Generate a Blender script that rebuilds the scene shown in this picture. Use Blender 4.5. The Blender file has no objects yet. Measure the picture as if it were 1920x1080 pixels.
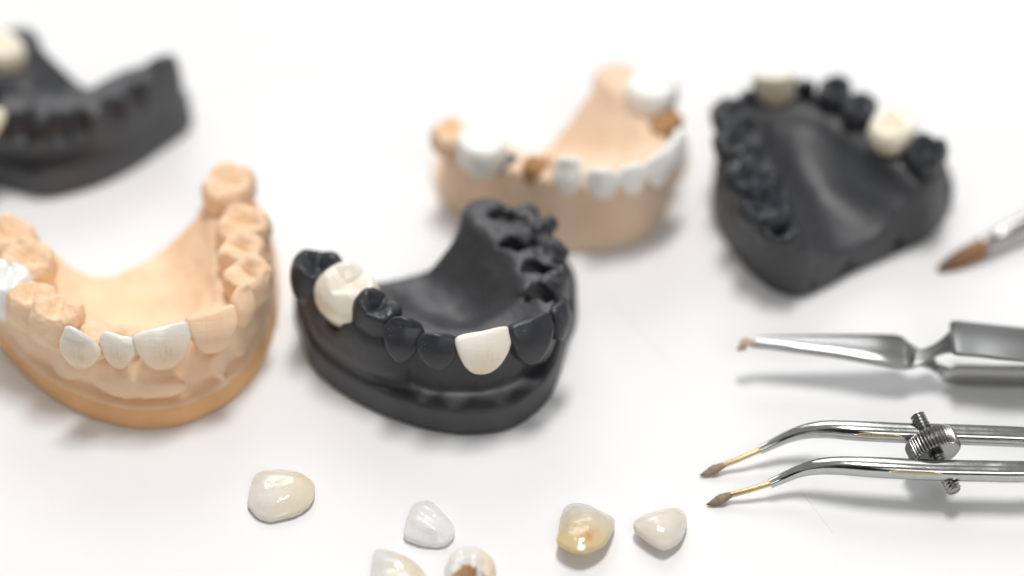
import bpy, bmesh, math, random
import numpy as np
from mathutils import Vector, Matrix, noise
random.seed(7)
S = 0.001                                   # everything below is written in millimetres
scene = bpy.context.scene
COL = scene.collection

# ------------------------------------------------------------------ scene graph
def tag(o, label=None, cat=None, group=None, kind=None):
    if label: o['label'] = label
    if cat: o['category'] = cat
    if group: o['group'] = group
    if kind: o['kind'] = kind
    return o

def empty(name, loc, label, cat, group=None):
    o = bpy.data.objects.new(name, None)
    o.empty_display_size = 0.01
    COL.objects.link(o)
    o.location = Vector(loc) * S
    return tag(o, label, cat, group)

def add_mesh(name, V, F, mat, parent=None, M=None, smooth=True, normals=None):
    """V in mm in the object's own frame; M: frame in mm (relative to the parent)."""
    me = bpy.data.meshes.new(name)
    V = np.asarray(V, dtype=float) * S
    me.from_pydata(V.tolist(), [], [list(map(int, f)) for f in F])
    me.update()
    if smooth:
        me.polygons.foreach_set('use_smooth', [True] * len(me.polygons))
    if normals is not None:
        me.normals_split_custom_set_from_vertices(normals.tolist())
    me.materials.append(mat)
    o = bpy.data.objects.new(name, me)
    COL.objects.link(o)
    if parent is not None: o.parent = parent
    if M is not None:
        M = M.copy(); M.translation = M.translation * S
        o.matrix_local = M
    return o

# ------------------------------------------------------------------ implicit solids
def smin(a, b, k):
    h = np.clip(0.5 + 0.5 * (b - a) / k, 0, 1)
    return b * (1 - h) + a * h - k * h * (1 - h)
def smax(a, b, k): return -smin(-a, -b, k)
def sstep(x): x = np.clip(x, 0, 1); return x * x * (3 - 2 * x)

def grid(lo, hi, st):
    ax = [np.arange(lo[i], hi[i] + st, st) for i in range(3)]
    return np.meshgrid(*ax, indexing='ij')

def surface_nets(F, lo, st):
    nx, ny, nz = F.shape
    neg = F < 0
    cs = lambda A, d: A[d[0]:nx-1+d[0], d[1]:ny-1+d[1], d[2]:nz-1+d[2]]
    cor = [(a, b, c) for a in (0, 1) for b in (0, 1) for c in (0, 1)]
    cnt = sum(cs(neg, d).astype(np.int8) for d in cor)
    act = (cnt > 0) & (cnt < 8)
    idx = np.argwhere(act)
    ids = -np.ones(act.shape, dtype=np.int64); ids[act] = np.arange(len(idx))
    acc = np.zeros((len(idx), 3)); n = np.zeros(len(idx))
    fv = {d: F[idx[:, 0]+d[0], idx[:, 1]+d[1], idx[:, 2]+d[2]] for d in cor}
    for d in cor:
        for a in range(3):
            if d[a] == 0:
                e = list(d); e[a] = 1; e = tuple(e)
                f0, f1 = fv[d], fv[e]
                m = (f0 < 0) != (f1 < 0)
                t = np.where(m, f0 / np.where(m, f0 - f1, 1), 0)
                p = np.array(d, float)[None].repeat(len(idx), 0); p[:, a] += t
                acc[m] += p[m]; n += m
    V = (idx + acc / n[:, None]) * st + np.array(lo)
    Q = []
    for a in range(3):
        b, c = (a + 1) % 3, (a + 2) % 3
        sl0 = [slice(None)] * 3; sl1 = [slice(None)] * 3
        sl0[a] = slice(0, -1); sl1[a] = slice(1, None)
        n0, n1 = neg[tuple(sl0)], neg[tuple(sl1)]
        ed = np.argwhere(n0 != n1)
        ok = (ed[:, b] > 0) & (ed[:, c] > 0) & (ed[:, b] < F.shape[b]-1) & (ed[:, c] < F.shape[c]-1)
        ed = ed[ok]
        def cell(db, dc):
            e = ed.copy(); e[:, b] += db; e[:, c] += dc
            return ids[e[:, 0], e[:, 1], e[:, 2]]
        q = np.stack([cell(-1, -1), cell(0, -1), cell(0, 0), cell(-1, 0)], 1)
        inside = n0[tuple(ed.T)]
        q[~inside] = q[~inside][:, ::-1]
        Q.append(q)
    return V, np.concatenate(Q)

def vnormals(V, Q):
    fn = np.cross(V[Q[:, 2]] - V[Q[:, 0]], V[Q[:, 3]] - V[Q[:, 1]])
    N = np.zeros_like(V)
    for k in range(4): np.add.at(N, Q[:, k], fn)
    return N / (np.linalg.norm(N, axis=1)[:, None] + 1e-12)

def relax(V, Q, it=2, lam=0.5):
    for _ in range(it):
        A = np.zeros_like(V); n = np.zeros(len(V))
        for k in range(4):
            np.add.at(A, Q[:, k], V[Q[:, (k+1) % 4]]); np.add.at(n, Q[:, k], 1)
            np.add.at(A, Q[:, k], V[Q[:, (k-1) % 4]]); np.add.at(n, Q[:, k], 1)
        V = V + lam * (A / n[:, None] - V)
    return V

def fbm(V, scale, octv=3, seed=0.0):
    off = Vector((seed, seed * 1.7, -seed))
    return np.array([noise.fractal(Vector(v) * scale + off, 1.0, 2.0, octv) for v in V.tolist()])

def spline(pts, n, closed=False):
    P = np.asarray(pts, float); m = len(P); out = []
    segs = m if closed else m - 1
    for i in range(segs):
        if closed: p0, p1, p2, p3 = P[(i-1) % m], P[i], P[(i+1) % m], P[(i+2) % m]
        else: p0, p1, p2, p3 = P[max(i-1, 0)], P[i], P[i+1], P[min(i+2, m-1)]
        for t in np.arange(n) / n:
            out.append(0.5 * ((2*p1) + (-p0+p2)*t + (2*p0-5*p1+4*p2-p3)*t*t + (-p0+3*p1-3*p2+p3)*t**3))
    if not closed: out.append(P[-1])
    return np.array(out)

def poly_sdf(X, Y, poly):
    D = np.full(X.shape, 1e9); inside = np.zeros(X.shape, bool)
    n = len(poly)
    for i in range(n):
        a, b = poly[i], poly[(i+1) % n]
        e = b - a; L = e @ e + 1e-12
        t = np.clip(((X-a[0])*e[0] + (Y-a[1])*e[1]) / L, 0, 1)
        D = np.minimum(D, (X-a[0]-t*e[0])**2 + (Y-a[1]-t*e[1])**2)
        c = ((a[1] > Y) != (b[1] > Y)) & (X < (b[0]-a[0]) * (Y-a[1]) / (b[1]-a[1] + 1e-12) + a[0])
        inside ^= c
    D = np.sqrt(D)
    return np.where(inside, -D, D)

# ------------------------------------------------------------------ teeth
def frame(o, x, z):
    z = Vector(z).normalized(); x = Vector(x); x = (x - z * x.dot(z)).normalized(); y = z.cross(x)
    M = Matrix((x, y, z)).transposed().to_4x4(); M.translation = Vector(o)
    return M

def front_tooth(L, R, N, tip=0.0, tipx=0.0, th=5.0, pinch=0.46, bulge=1.35, lift=0.0, corner=0.9, hollow=0.0, seed=0, st=0.22):
    """shield shaped incisor or canine.  L, R: the two ends of its biting edge; N: the lowest point of its neck.
    local frame: x along the edge, -y the lip side, z from neck to edge."""
    L, R, N = np.array(L, float), np.array(R, float), np.array(N, float)
    mid = (L + R) / 2
    M = frame(N, R - L, mid - N)
    H = np.linalg.norm(mid - N); W = np.linalg.norm(R - L) * 1.07 / 2
    lo = (-W-1, -2.2, -1); hi = (W+1, th + 3.6, H + max(tip, 0) + 1.0 + 0.6*abs(float(((R - L) @ np.array(M.to_3x3().col[2])))))
    X, Y, Z = grid(lo, hi, st)
    t = np.clip(Z / H, 0, 1.2)
    slope = (R - L) @ np.array(M.to_3x3().col[2]) / (2*W)
    top = H + slope * X * 0.9 + tip * (1 - np.clip(np.abs(X/W - tipx)/(1.15), 0, 1.4)**1.7) - 0.25 * (X/W)**4
    hw = W * (pinch * np.sqrt(1 - (1-np.clip(t/0.30, 0, 1))**2) + (1-pinch) * sstep(t/0.80)) * (1 - 0.05*np.clip(t-0.85, 0, 1)/0.15)
    hw = np.maximum(hw, 0.05)
    rx = np.abs(X) / np.maximum(hw, .4)
    lab = -bulge * np.sin(np.pi * np.clip(t*0.9+0.05, 0, 1)) + 0.17 * X*X / W + 0.35*np.clip(rx-0.7, 0, 1)
    lab = lab - 0.10*np.cos(X/W*math.pi*1.7)*sstep(t*1.6-.4)           # the faint mamelon ridges
    thick = th * np.clip(1 - t, 0, 1)**0.8 * 0.95 + 1.25
    thick = thick * (1 - 0.25 * np.clip(rx, 0, 1)**2)
    pal = lab + thick + (0.8*np.exp(-((t-0.35)/0.16)**2) if th > 3 else 0)
    neck = 1.1 * (X/W)**2 * 0
    F = smax(np.abs(X) - hw, smax(lab - Y, Y - pal, corner*0.8), corner)
    F = smax(F, Z - top, corner * 0.75)
    F = smax(F, -Z + neck, 0.8)
    if hollow > 0: pass
    V, Q = surface_nets(F, lo, st)
    V = relax(V, Q, 2)
    return V, Q, M

def back_tooth(C, B, A=4.8, Bw=5.2, H=8.0, cusps=4, lean=0.08, cd=1.3, z0=0.0, p=2.7, neckw=0.74, amp=0.0, seed=0, st=0.25, flat=False):
    """premolar or molar.  C: centre of the chewing face; B: a point on the cheek side of the neck (gives the facing)."""
    C, B = np.array(C, float), np.array(B, float)
    d = B - C; d[2] = 0; d /= np.linalg.norm(d) + 1e-9
    x = np.array([-d[1], d[0], 0])               # so that -y looks to the cheek
    up = np.array([-d[0]*lean, -d[1]*lean, 1.0])
    M = frame(C - up/np.linalg.norm(up)*H, x, up)
    lo = (-A-1, -Bw-1, -1); hi = (A+1, Bw+1, H+1.6)
    X, Y, Z = grid(lo, hi, st)
    t = np.clip(Z/H, 0, 1)
    prof = neckw + (1-neckw) * np.sin(np.pi*np.clip(t*0.78+0.02, 0, 1))**0.9
    prof = prof - 0.06*sstep((t-0.7)/0.3)
    r = ((np.abs(X)/A)**p + (np.abs(Y)/Bw)**p)**(1/p)
    side = (r/prof - 1) * min(A, Bw) * 0.9
    rnd = random.Random(seed)
    ztop = np.full(X.shape, H - cd)
    j = lambda s: rnd.uniform(-s, s)
    if cusps == 4: cl = [(-.5, -.52), (.5, -.52), (-.48, .5), (.5, .5)]
    elif cusps == 5: cl = [(-.6, -.52), (.1, -.56), (.6, -.35), (-.45, .52), (.5, .52)]
    elif cusps == 2: cl = [(0, -.5), (0.05, .55)]
    elif cusps == 1: cl = [(0, -.1)]
    else: cl = []
    for cx, cy in cl:
        s = 0.30*(A+Bw)/2 if cusps > 2 else 0.42*(A+Bw)/2
        hgt = cd * (1.25 + j(0.2))
        ztop = smax(ztop, ztop*0 + H - cd + hgt*np.exp(-(((X-(cx+j(.06))*A)**2 + (Y-(cy+j(.05))*Bw)**2 + 0.12)/(2*s*s))**0.8), 0.35)
    if cusps >= 2:
        wob = 0.25*np.sin(X*1.3+seed) ; wob2 = 0.25*np.sin(Y*1.2+seed*2)
        ztop = ztop - 0.55*np.exp(-((Y-wob)/0.45)**2)*np.exp(-(X/(A*.75))**4)
        if cusps >= 4:
            ztop = ztop - 0.5*np.exp(-((X-wob2)/0.45)**2)*np.exp(-(Y/(Bw*.9))**4)
        ztop = ztop - 0.9*np.exp(-(X**2/(A*.42)**2 + Y**2/(Bw*.38)**2))
        ztop = np.maximum(ztop, ztop*0+H-cd-1.0) 
        ztop = ztop + 0.45*np.exp(-((r-0.86)/0.13)**2)
    zn = z0 + 1.7*(X/A)**2
    F = smax(side, Z - ztop, 1.0 if not flat else 0.5)
    F = smax(F, zn - Z, 1.0)
    V, Q = surface_nets(F, lo, st)
    V = relax(V, Q, 2)
    if amp:
        V = V + vnormals(V, Q) * (amp * (fbm(V, 0.45, 3, seed) + 0.45*fbm(V, 1.4, 2, seed+3)))[:, None]
    return V, Q, M

# ------------------------------------------------------------------ the cast body (plinth, gum ridge, palate)
def cast_body(root, origin, outline, arch, mat, teeth_xy, hb=6.0, pd=9.0, pl=13.0, st=0.45, groove=None, groove_r=2.0,
              slope=0.16, ins=0.35, emin=0.55, subs=(), adds=(), amp=0.18, trim=0.0, rough_amp=0.0, rough_at=None, palate_lift=0.0, necks=(), plinth_mat=None, gum_in=0.0, gum_h=5.5, gum_at=(), pal_amp=0.0, warp=1.0, vault_blur=1.5, grow=0.6, taper=0.06):
    origin = np.array(origin, float)
    out = spline([p[:2] for p in outline], 8, True)
    ar = spline([(p[0], p[1], zc, w) for p, zc, w in arch], 10)
    lo = np.array([min(out[:, 0].min(), ar[:, 0].min()) - 3, min(out[:, 1].min(), ar[:, 1].min()) - 3, -1.0])
    hi = np.array([max(out[:, 0].max(), ar[:, 0].max()) + 3, max(out[:, 1].max(), ar[:, 1].max()) + 3, ar[:, 2].max() + 3.5])
    X, Y, Z = grid(lo, hi, st)
    x2, y2 = X[:, :, 0], Y[:, :, 0]
    O = poly_sdf(x2, y2, out) - grow
    # nearest point of the arch line
    D = np.full(x2.shape, 1e9); zc = np.zeros(x2.shape); wd = np.zeros(x2.shape); al = np.zeros(x2.shape)
    sl = np.concatenate([[0], np.cumsum(np.linalg.norm(np.diff(ar[:, :2], axis=0), axis=1))])
    for i in range(len(ar)-1):
        a, b = ar[i], ar[i+1]; e = b[:2]-a[:2]
        t = np.clip(((x2-a[0])*e[0] + (y2-a[1])*e[1]) / (e@e + 1e-12), 0, 1)
        d = (x2-a[0]-t*e[0])**2 + (y2-a[1]-t*e[1])**2
        m = d < D
        D = np.where(m, d, D); zc = np.where(m, a[2]+t*(b[2]-a[2]), zc); wd = np.where(m, a[3]+t*(b[3]-a[3]), wd)
        al = np.where(m, sl[i]+t*(sl[i+1]-sl[i]), al)
    D = np.sqrt(D)
    inpoly = poly_sdf(x2, y2, ar[:, :2])
    # root swellings and gum papillae along the arch
    em = np.zeros(x2.shape)
    if len(teeth_xy):
        ts = []
        for p in teeth_xy:
            ts.append(sl[np.argmin(np.linalg.norm(ar[:, :2]-np.array(p[:2]), axis=1))])
        for tt in ts: em += np.exp(-((al-tt)/2.2)**2)
        em = np.clip(em, 0, 1) - 0.45
    zcr = zc - 0.9*emin*em
    num = np.zeros(x2.shape); den = np.zeros(x2.shape)      # crest height averaged smoothly across the vault
    for i in range(0, len(ar), 2):
        wgt = 1.0/((x2-ar[i][0])**2 + (y2-ar[i][1])**2 + 0.5)**1.6
        num += wgt*ar[i][2]; den += wgt
    zsm = num/den
    hump = np.exp(-((Z - (zc[:, :, None]-5.0))/3.0)**2)
    inside = (inpoly < 0)
    slp = np.where(inside, ins, slope)
    Wz = wd[:, :, None] + slp[:, :, None]*np.clip(zc[:, :, None]-Z, 0, 20) + emin*em[:, :, None]*hump*np.where(inside, 0.3, 1)[:, :, None]
    ridge = smax(D[:, :, None]-Wz, Z-zcr[:, :, None], 2.2)
    ztop = zsm - 0.4 - pd*sstep((D-wd*0.6)/pl)
    nb = max(int(vault_blur/st), 1)
    for _ in range(3):
        for ax_ in (0, 1):
            acc = np.zeros_like(ztop)
            pz = np.pad(ztop, [(nb, nb) if a_ == ax_ else (0, 0) for a_ in (0, 1)], mode='edge')
            for k_ in range(2*nb+1):
                acc += pz[k_:k_+ztop.shape[0], :] if ax_ == 0 else pz[:, k_:k_+ztop.shape[1]]
            ztop = acc/(2*nb+1)
    if pal_amp:
        pts2 = np.stack([x2.ravel(), y2.ravel(), np.zeros(x2.size)], 1)
        ztop = ztop + pal_amp*fbm(pts2, 0.13, 3, 2.2).reshape(x2.shape)*sstep((D-3)/5)
    ztop = smax(ztop, np.full(ztop.shape, hb*0.75 + palate_lift), 2.5)
    pal = smax(inpoly[:, :, None], Z - ztop[:, :, None], 0.8)
    F = smin(ridge, pal, 1.6)
    if gum_in:
        gw = np.full(x2.shape, 0.22 if gum_at else 1.0)
        for c, r, f_ in gum_at:
            gw = np.maximum(gw, f_*np.exp(-(((x2-c[0])**2+(y2-c[1])**2)/(r*r))))
        F = smax(F, O[:, :, None] + 0.4 + gum_in*gw[:, :, None]*(1-sstep((Z-hb-0.3)/gum_h)), 1.4)
    base = smax(O[:, :, None] + taper*(Z-hb*0.5), Z-hb, 0.7)
    if groove is not None:
        g = spline(groove, 6)
        G = np.full(X.shape, 1e9)
        for i in range(len(g)-1):
            a, b = g[i], g[i+1]; e = b-a; L = e@e+1e-12
            t = np.clip(((X-a[0])*e[0]+(Y-a[1])*e[1]+(Z-a[2])*e[2])/L, 0, 1)
            f = i/(len(g)-1)
            G = np.minimum(G, np.sqrt((X-a[0]-t*e[0])**2+(Y-a[1]-t*e[1])**2+(Z-a[2]-t*e[2])**2) - groove_r*(-0.15+1.15*math.sin(math.pi*min(max(f, .02), .98))**0.6))
        F = smax(F, -G, 2.2)
    F = smin(F, base, 0.9)
    Xw = X + warp*(0.42*np.sin(1.5*Y+0.6*Z) + 0.2*np.sin(3.1*Y-1.7*Z+1)); Yw = Y + warp*(0.38*np.sin(1.4*X+0.9*Z+2) + 0.2*np.sin(2.9*X+2.3*Z))
    for c, r, k in adds:
        c = np.array(c)
        e = (np.sqrt(((Xw-c[0])/r[0])**2+((Yw-c[1])/r[1])**2+((Z-c[2])/r[2])**2)-1)*min(r)
        F = smin(F, e, k)
    for c in necks:
        e = (np.sqrt(((X-c[0])/3.1)**2+((Y-c[1]-0.3)/2.3)**2+((Z-c[2]-0.5)/2.3)**2)-1)*2.2
        F = smax(F, -e, 0.8)
    for c, r, k in subs:
        c = np.array(c)
        e = (np.sqrt(((Xw-c[0])/r[0])**2+((Yw-c[1])/r[1])**2+((Z-c[2])/r[2])**2)-1)*min(r)
        F = smax(F, -e, k)
    F = smax(F, O[:, :, None] + 0.035*Z - trim, 0.8)
    F = np.maximum(F, -Z)
    V, Q = surface_nets(F, lo, st)
    V = relax(V, Q, 2)
    zb = V[:, 2] < 0.5*st
    N = vnormals(V, Q)
    a = amp*fbm(V, 0.16, 4, 3.1) + amp*0.25*fbm(V, 0.9, 2, 5.0)
    if rough_amp:
        f = fbm(V, 0.5, 4, 9.0)
        wgt = np.zeros(len(V))
        for c, r in rough_at:
            wgt = np.maximum(wgt, np.exp(-np.sum((V-np.array(c))**2, 1)/(r*r)))
        a = a + rough_amp*f*wgt
    a = a*sstep((V[:, 2]-0.3)/1.5)
    V = V + N*a[:, None]
    V[zb, 2] = np.clip(V[zb, 2], 0, None)
    V[:, 2] = np.maximum(V[:, 2], 0)
    N = vnormals(V, Q)
    cz = V[Q].mean(1)[:, 2]; gum_mat = mat; zs = hb-0.7
    lowv = np.zeros(len(V), bool); hiv = np.zeros(len(V), bool)
    lowv[Q[cz < zs].ravel()] = True; hiv[Q[cz >= zs].ravel()] = True
    bd = lowv & hiv & (np.abs(N[:, 2]) < 0.6)
    V[bd, 2] = zs                                             # a clean level joint between the two pours
    V = V - origin
    def piece(name, keep):
        q = Q[keep]; u, inv = np.unique(q, return_inverse=True)
        return add_mesh(name, V[u], inv.reshape(q.shape), mat, root, normals=N[u])
    mat = plinth_mat or mat
    piece('plinth', cz < zs); mat = gum_mat
    piece('gum_ridge', cz >= zs)

# ------------------------------------------------------------------ sweeps
def sweep(path, size, n=20, power=2.0, up=(0, 0, 1), flat_bottom=False):
    """tube with a superellipse section; path in mm, size = list of (half width, half height)."""
    P = [Vector(p) for p in path]; V = []; F = []
    up = Vector(up)
    for i, p in enumerate(P):
        t = (P[min(i+1, len(P)-1)] - P[max(i-1, 0)]).normalized()
        s = t.cross(up).normalized(); u = s.cross(t).normalized()
        hw, hh = size[i]
        for k in range(n):
            a = 2*math.pi*(k+0.5)/n; c, q = math.cos(a), math.sin(a)
            e = 2.0/power
            V.append(p + s*(hw*math.copysign(abs(c)**e, c)) + u*(hh*math.copysign(abs(q)**e, q)))
    m = len(P)
    for i in range(m-1):
        for k in range(n):
            F.append((i*n+k, i*n+(k+1) % n, (i+1)*n+(k+1) % n, (i+1)*n+k))
    F.append(tuple(range(n))[::-1]); F.append(tuple((m-1)*n+k for k in range(n)))
    V = np.array([tuple(v) for v in V])
    return V, F

def densify(path, size, n=6):
    A = spline([tuple(p)+tuple(s) for p, s in zip(path, size)], n)
    return [tuple(a[:3]) for a in A], [(max(a[3], .01), max(a[4], .01)) for a in A]

def fix_normals(o):
    bm = bmesh.new(); bm.from_mesh(o.data); bmesh.ops.recalc_face_normals(bm, faces=bm.faces); bm.to_mesh(o.data); bm.free()

def auto_smooth(o, deg=35):
    bm = bmesh.new(); bm.from_mesh(o.data)
    bmesh.ops.recalc_face_normals(bm, faces=bm.faces)
    for f in bm.faces: f.smooth = True
    for e in bm.edges:
        if len(e.link_faces) == 2 and e.calc_face_angle(0) > math.radians(deg): e.smooth = False
    bm.to_mesh(o.data); bm.free()

# ------------------------------------------------------------------ materials
def new_mat(name):
    m = bpy.data.materials.new(name); m.use_nodes = True
    nt = m.node_tree; b = nt.nodes['Principled BSDF']
    return m, nt, b

def noise_node(nt, scale, detail=4, coord='Object', rough=0.55):
    tc = nt.nodes.new('ShaderNodeTexCoord'); n = nt.nodes.new('ShaderNodeTexNoise')
    n.inputs['Scale'].default_value = scale; n.inputs['Detail'].default_value = detail; n.inputs['Roughness'].default_value = rough
    nt.links.new(tc.outputs[coord], n.inputs['Vector'])
    return n

def ramp(nt, src, stops):
    r = nt.nodes.new('ShaderNodeValToRGB')
    els = r.color_ramp.elements
    while len(els) < len(stops): els.new(0.5)
    for e, (p, c) in zip(els, stops): e.position = p; e.color = (*c, 1)
    nt.links.new(src, r.inputs['Fac'])
    return r

def bump(nt, b, src, strength, dist):
    bp = nt.nodes.new('ShaderNodeBump'); bp.inputs['Strength'].default_value = strength; bp.inputs['Distance'].default_value = dist
    nt.links.new(src, bp.inputs['Height'])
    prev = b.inputs['Normal'].links[0].from_socket if b.inputs['Normal'].is_linked else None
    if prev: nt.links.new(prev, bp.inputs['Normal'])
    nt.links.new(bp.outputs['Normal'], b.inputs['Normal'])

def math_node(nt, op, a, b=None):
    n = nt.nodes.new('ShaderNodeMath'); n.operation = op
    for i, v in enumerate((a, b)):
        if v is None: continue
        if isinstance(v, (int, float)): n.inputs[i].default_value = v
        else: nt.links.new(v, n.inputs[i])
    return n.outputs[0]

def mixc(nt, fac, a, b, blend='MIX'):
    n = nt.nodes.new('ShaderNodeMix'); n.data_type = 'RGBA'; n.blend_type = blend
    for sock, v in ((n.inputs[0], fac), (n.inputs[6], a), (n.inputs[7], b)):
        if isinstance(v, (int, float)): sock.default_value = v
        elif isinstance(v, tuple): sock.default_value = (*v, 1)
        else: nt.links.new(v, sock)
    return n.outputs[2]

def plaster(name, c0, c1, rough=0.6, speck=None, speck_amt=0.5, sss=0.0, sss_col=(1, .6, .35), spec=0.4, pores=True, bmp=0.25):
    m, nt, b = new_mat(name)
    n = noise_node(nt, 160, 6)
    col = ramp(nt, n.outputs['Fac'], [(0.3, c0), (0.7, c1)]).outputs['Color']
    fine = noise_node(nt, 2600, 3)
    if speck:
        v = nt.nodes.new('ShaderNodeTexVoronoi'); v.inputs['Scale'].default_value = 1500
        tc = nt.nodes.new('ShaderNodeTexCoord'); nt.links.new(tc.outputs['Object'], v.inputs['Vector'])
        dot = math_node(nt, 'LESS_THAN', v.outputs['Distance'], 0.11)
        area = noise_node(nt, 260, 3)
        gate = math_node(nt, 'GREATER_THAN', area.outputs['Fac'], 0.53)
        f = math_node(nt, 'MULTIPLY', math_node(nt, 'MULTIPLY', dot, gate), speck_amt)
        col = mixc(nt, f, col, speck)
    if pores:
        v = nt.nodes.new('ShaderNodeTexVoronoi'); v.inputs['Scale'].default_value = 420
        tc = nt.nodes.new('ShaderNodeTexCoord'); nt.links.new(tc.outputs['Object'], v.inputs['Vector'])
        pit = math_node(nt, 'SMOOTH_MIN', v.outputs['Distance'], 0.09)
        rr = nt.nodes.new('ShaderNodeMapRange'); rr.inputs[1].default_value = 0.05; rr.inputs[2].default_value = 0.09
        nt.links.new(v.outputs['Distance'], rr.inputs[0])
        ar = noise_node(nt, 180, 2)
        g = math_node(nt, 'LESS_THAN', ar.outputs['Fac'], 0.47)
        h = math_node(nt, 'MAXIMUM', rr.outputs[0], g)
        bump(nt, b, h, 0.6, 0.00015)
    nt.links.new(col, b.inputs['Base Color'])
    rg = nt.nodes.new('ShaderNodeMapRange'); rg.inputs[3].default_value = rough-0.08; rg.inputs[4].default_value = rough+0.1
    nt.links.new(n.outputs['Fac'], rg.inputs[0]); nt.links.new(rg.outputs[0], b.inputs['Roughness'])
    b.inputs['Specular IOR Level'].default_value = spec
    bump(nt, b, fine.outputs['Fac'], bmp, 0.00012)
    med = noise_node(nt, 500, 4)
    bump(nt, b, med.outputs['Fac'], bmp, 0.0003)
    if sss:
        b.inputs['Subsurface Weight'].default_value = sss
        b.inputs['Subsurface Radius'].default_value = sss_col
        b.inputs['Subsurface Scale'].default_value = 0.0012
    return m

def ceramic(name, neck, body, edge, streak=None, rough=0.16, axis=2, sss=0.35, bmp=0.2, bscale=420, coat=0.4, lo=0.12, mid=0.5, hi=0.86, stain=None, stretch=(1, 1, 1), trans=0.0):
    m, nt, b = new_mat(name)
    tc = nt.nodes.new('ShaderNodeTexCoord'); sp = nt.nodes.new('ShaderNodeSeparateXYZ')
    nt.links.new(tc.outputs['Generated'], sp.inputs[0])
    w = noise_node(nt, 300, 3)
    z = math_node(nt, 'ADD', sp.outputs[axis], math_node(nt, 'MULTIPLY', math_node(nt, 'SUBTRACT', w.outputs['Fac'], 0.5), 0.35))
    col = ramp(nt, z, [(lo, neck), (mid, body), (hi, edge)]).outputs['Color']
    if streak:
        mp = nt.nodes.new('ShaderNodeMapping'); mp.inputs['Scale'].default_value = (9, 1.2, 2.6)
        nt.links.new(tc.outputs['Generated'], mp.inputs[0])
        sn = nt.nodes.new('ShaderNodeTexNoise'); sn.inputs['Scale'].default_value = 1.5; sn.inputs['Detail'].default_value = 6; sn.inputs['Roughness'].default_value = 0.7
        nt.links.new(mp.outputs[0], sn.inputs['Vector'])
        dx = math_node(nt, 'ABSOLUTE', math_node(nt, 'SUBTRACT', sp.outputs[0], 0.55))
        cen = nt.nodes.new('ShaderNodeMapRange'); cen.inputs[1].default_value = 0.30; cen.inputs[2].default_value = 0.02
        nt.links.new(dx, cen.inputs[0])
        dz = math_node(nt, 'ABSOLUTE', math_node(nt, 'SUBTRACT', sp.outputs[2], 0.5))
        cz = nt.nodes.new('ShaderNodeMapRange'); cz.inputs[1].default_value = 0.36; cz.inputs[2].default_value = 0.06
        nt.links.new(dz, cz.inputs[0])
        sr = nt.nodes.new('ShaderNodeMapRange'); sr.inputs[1].default_value = 0.35; sr.inputs[2].default_value = 0.7
        nt.links.new(sn.outputs['Fac'], sr.inputs[0])
        f = math_node(nt, 'MULTIPLY', math_node(nt, 'MULTIPLY', cen.outputs[0], cz.outputs[0]), sr.outputs[0])
        col = mixc(nt, math_node(nt, 'MULTIPLY', f, 0.7), col, streak)
    if stain:
        c, pos, rad = stain
        ds = nt.nodes.new('ShaderNodeVectorMath'); ds.operation = 'DISTANCE'; ds.inputs[1].default_value = pos
        nt.links.new(tc.outputs['Generated'], ds.inputs[0])
        mr = nt.nodes.new('ShaderNodeMapRange'); mr.inputs[1].default_value = rad; mr.inputs[2].default_value = 0.0
        nt.links.new(ds.outputs['Value'], mr.inputs[0])
        nn = noise_node(nt, 700, 4); g = ramp(nt, nn.outputs['Fac'], [(0.40, (0, 0, 0)), (0.62, (1, 1, 1))])
        col = mixc(nt, math_node(nt, 'MULTIPLY', mr.outputs[0], g.outputs['Color']), col, c)
    nt.links.new(col, b.inputs['Base Color'])
    b.inputs['Roughness'].default_value = rough
    b.inputs['IOR'].default_value = 1.52
    b.inputs['Subsurface Weight'].default_value = sss
    b.inputs['Subsurface Radius'].default_value = (1.0, 0.93, 0.82)
    b.inputs['Subsurface Scale'].default_value = 0.0012
    b.inputs['Coat Weight'].default_value = coat; b.inputs['Coat Roughness'].default_value = 0.06
    mp = nt.nodes.new('ShaderNodeMapping'); mp.inputs['Scale'].default_value = stretch
    nt.links.new(tc.outputs['Object'], mp.inputs[0])
    bn = nt.nodes.new('ShaderNodeTexNoise'); bn.inputs['Scale'].default_value = bscale; bn.inputs['Detail'].default_value = 3
    nt.links.new(mp.outputs[0], bn.inputs['Vector'])
    bump(nt, b, bn.outputs['Fac'], bmp, 0.0006)
    cn = b.inputs['Normal'].links[0].from_socket
    nt.links.new(cn, b.inputs['Coat Normal'])
    if trans:
        tr = nt.nodes.new('ShaderNodeBsdfTranslucent'); nt.links.new(col, tr.inputs['Color'])
        mx = nt.nodes.new('ShaderNodeMixShader'); mx.inputs[0].default_value = trans
        out = nt.nodes['Material Output']
        nt.links.new(b.outputs[0], mx.inputs[1]); nt.links.new(tr.outputs[0], mx.inputs[2]); nt.links.new(mx.outputs[0], out.inputs['Surface'])
    return m

def metal(name, col, rough=0.2, brushed=None, bmp=0.05, var=0.1, scale=900):
    m, nt, b = new_mat(name)
    b.inputs['Metallic'].default_value = 1
    n = noise_node(nt, scale, 5)
    if brushed:
        tc = nt.nodes.new('ShaderNodeTexCoord'); mp = nt.nodes.new('ShaderNodeMapping'); mp.inputs['Scale'].default_value = brushed
        nt.links.new(tc.outputs['Object'], mp.inputs[0]); nt.links.new(mp.outputs[0], n.inputs['Vector'])
    c = ramp(nt, n.outputs['Fac'], [(0.3, tuple(x*0.86 for x in col)), (0.7, col)])
    nt.links.new(c.outputs['Color'], b.inputs['Base Color'])
    r = nt.nodes.new('ShaderNodeMapRange'); r.inputs[3].default_value = max(rough-var, .02); r.inputs[4].default_value = rough+var
    nt.links.new(n.outputs['Fac'], r.inputs[0]); nt.links.new(r.outputs[0], b.inputs['Roughness'])
    bump(nt, b, n.outputs['Fac'], bmp, 0.0002)
    return m

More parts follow.
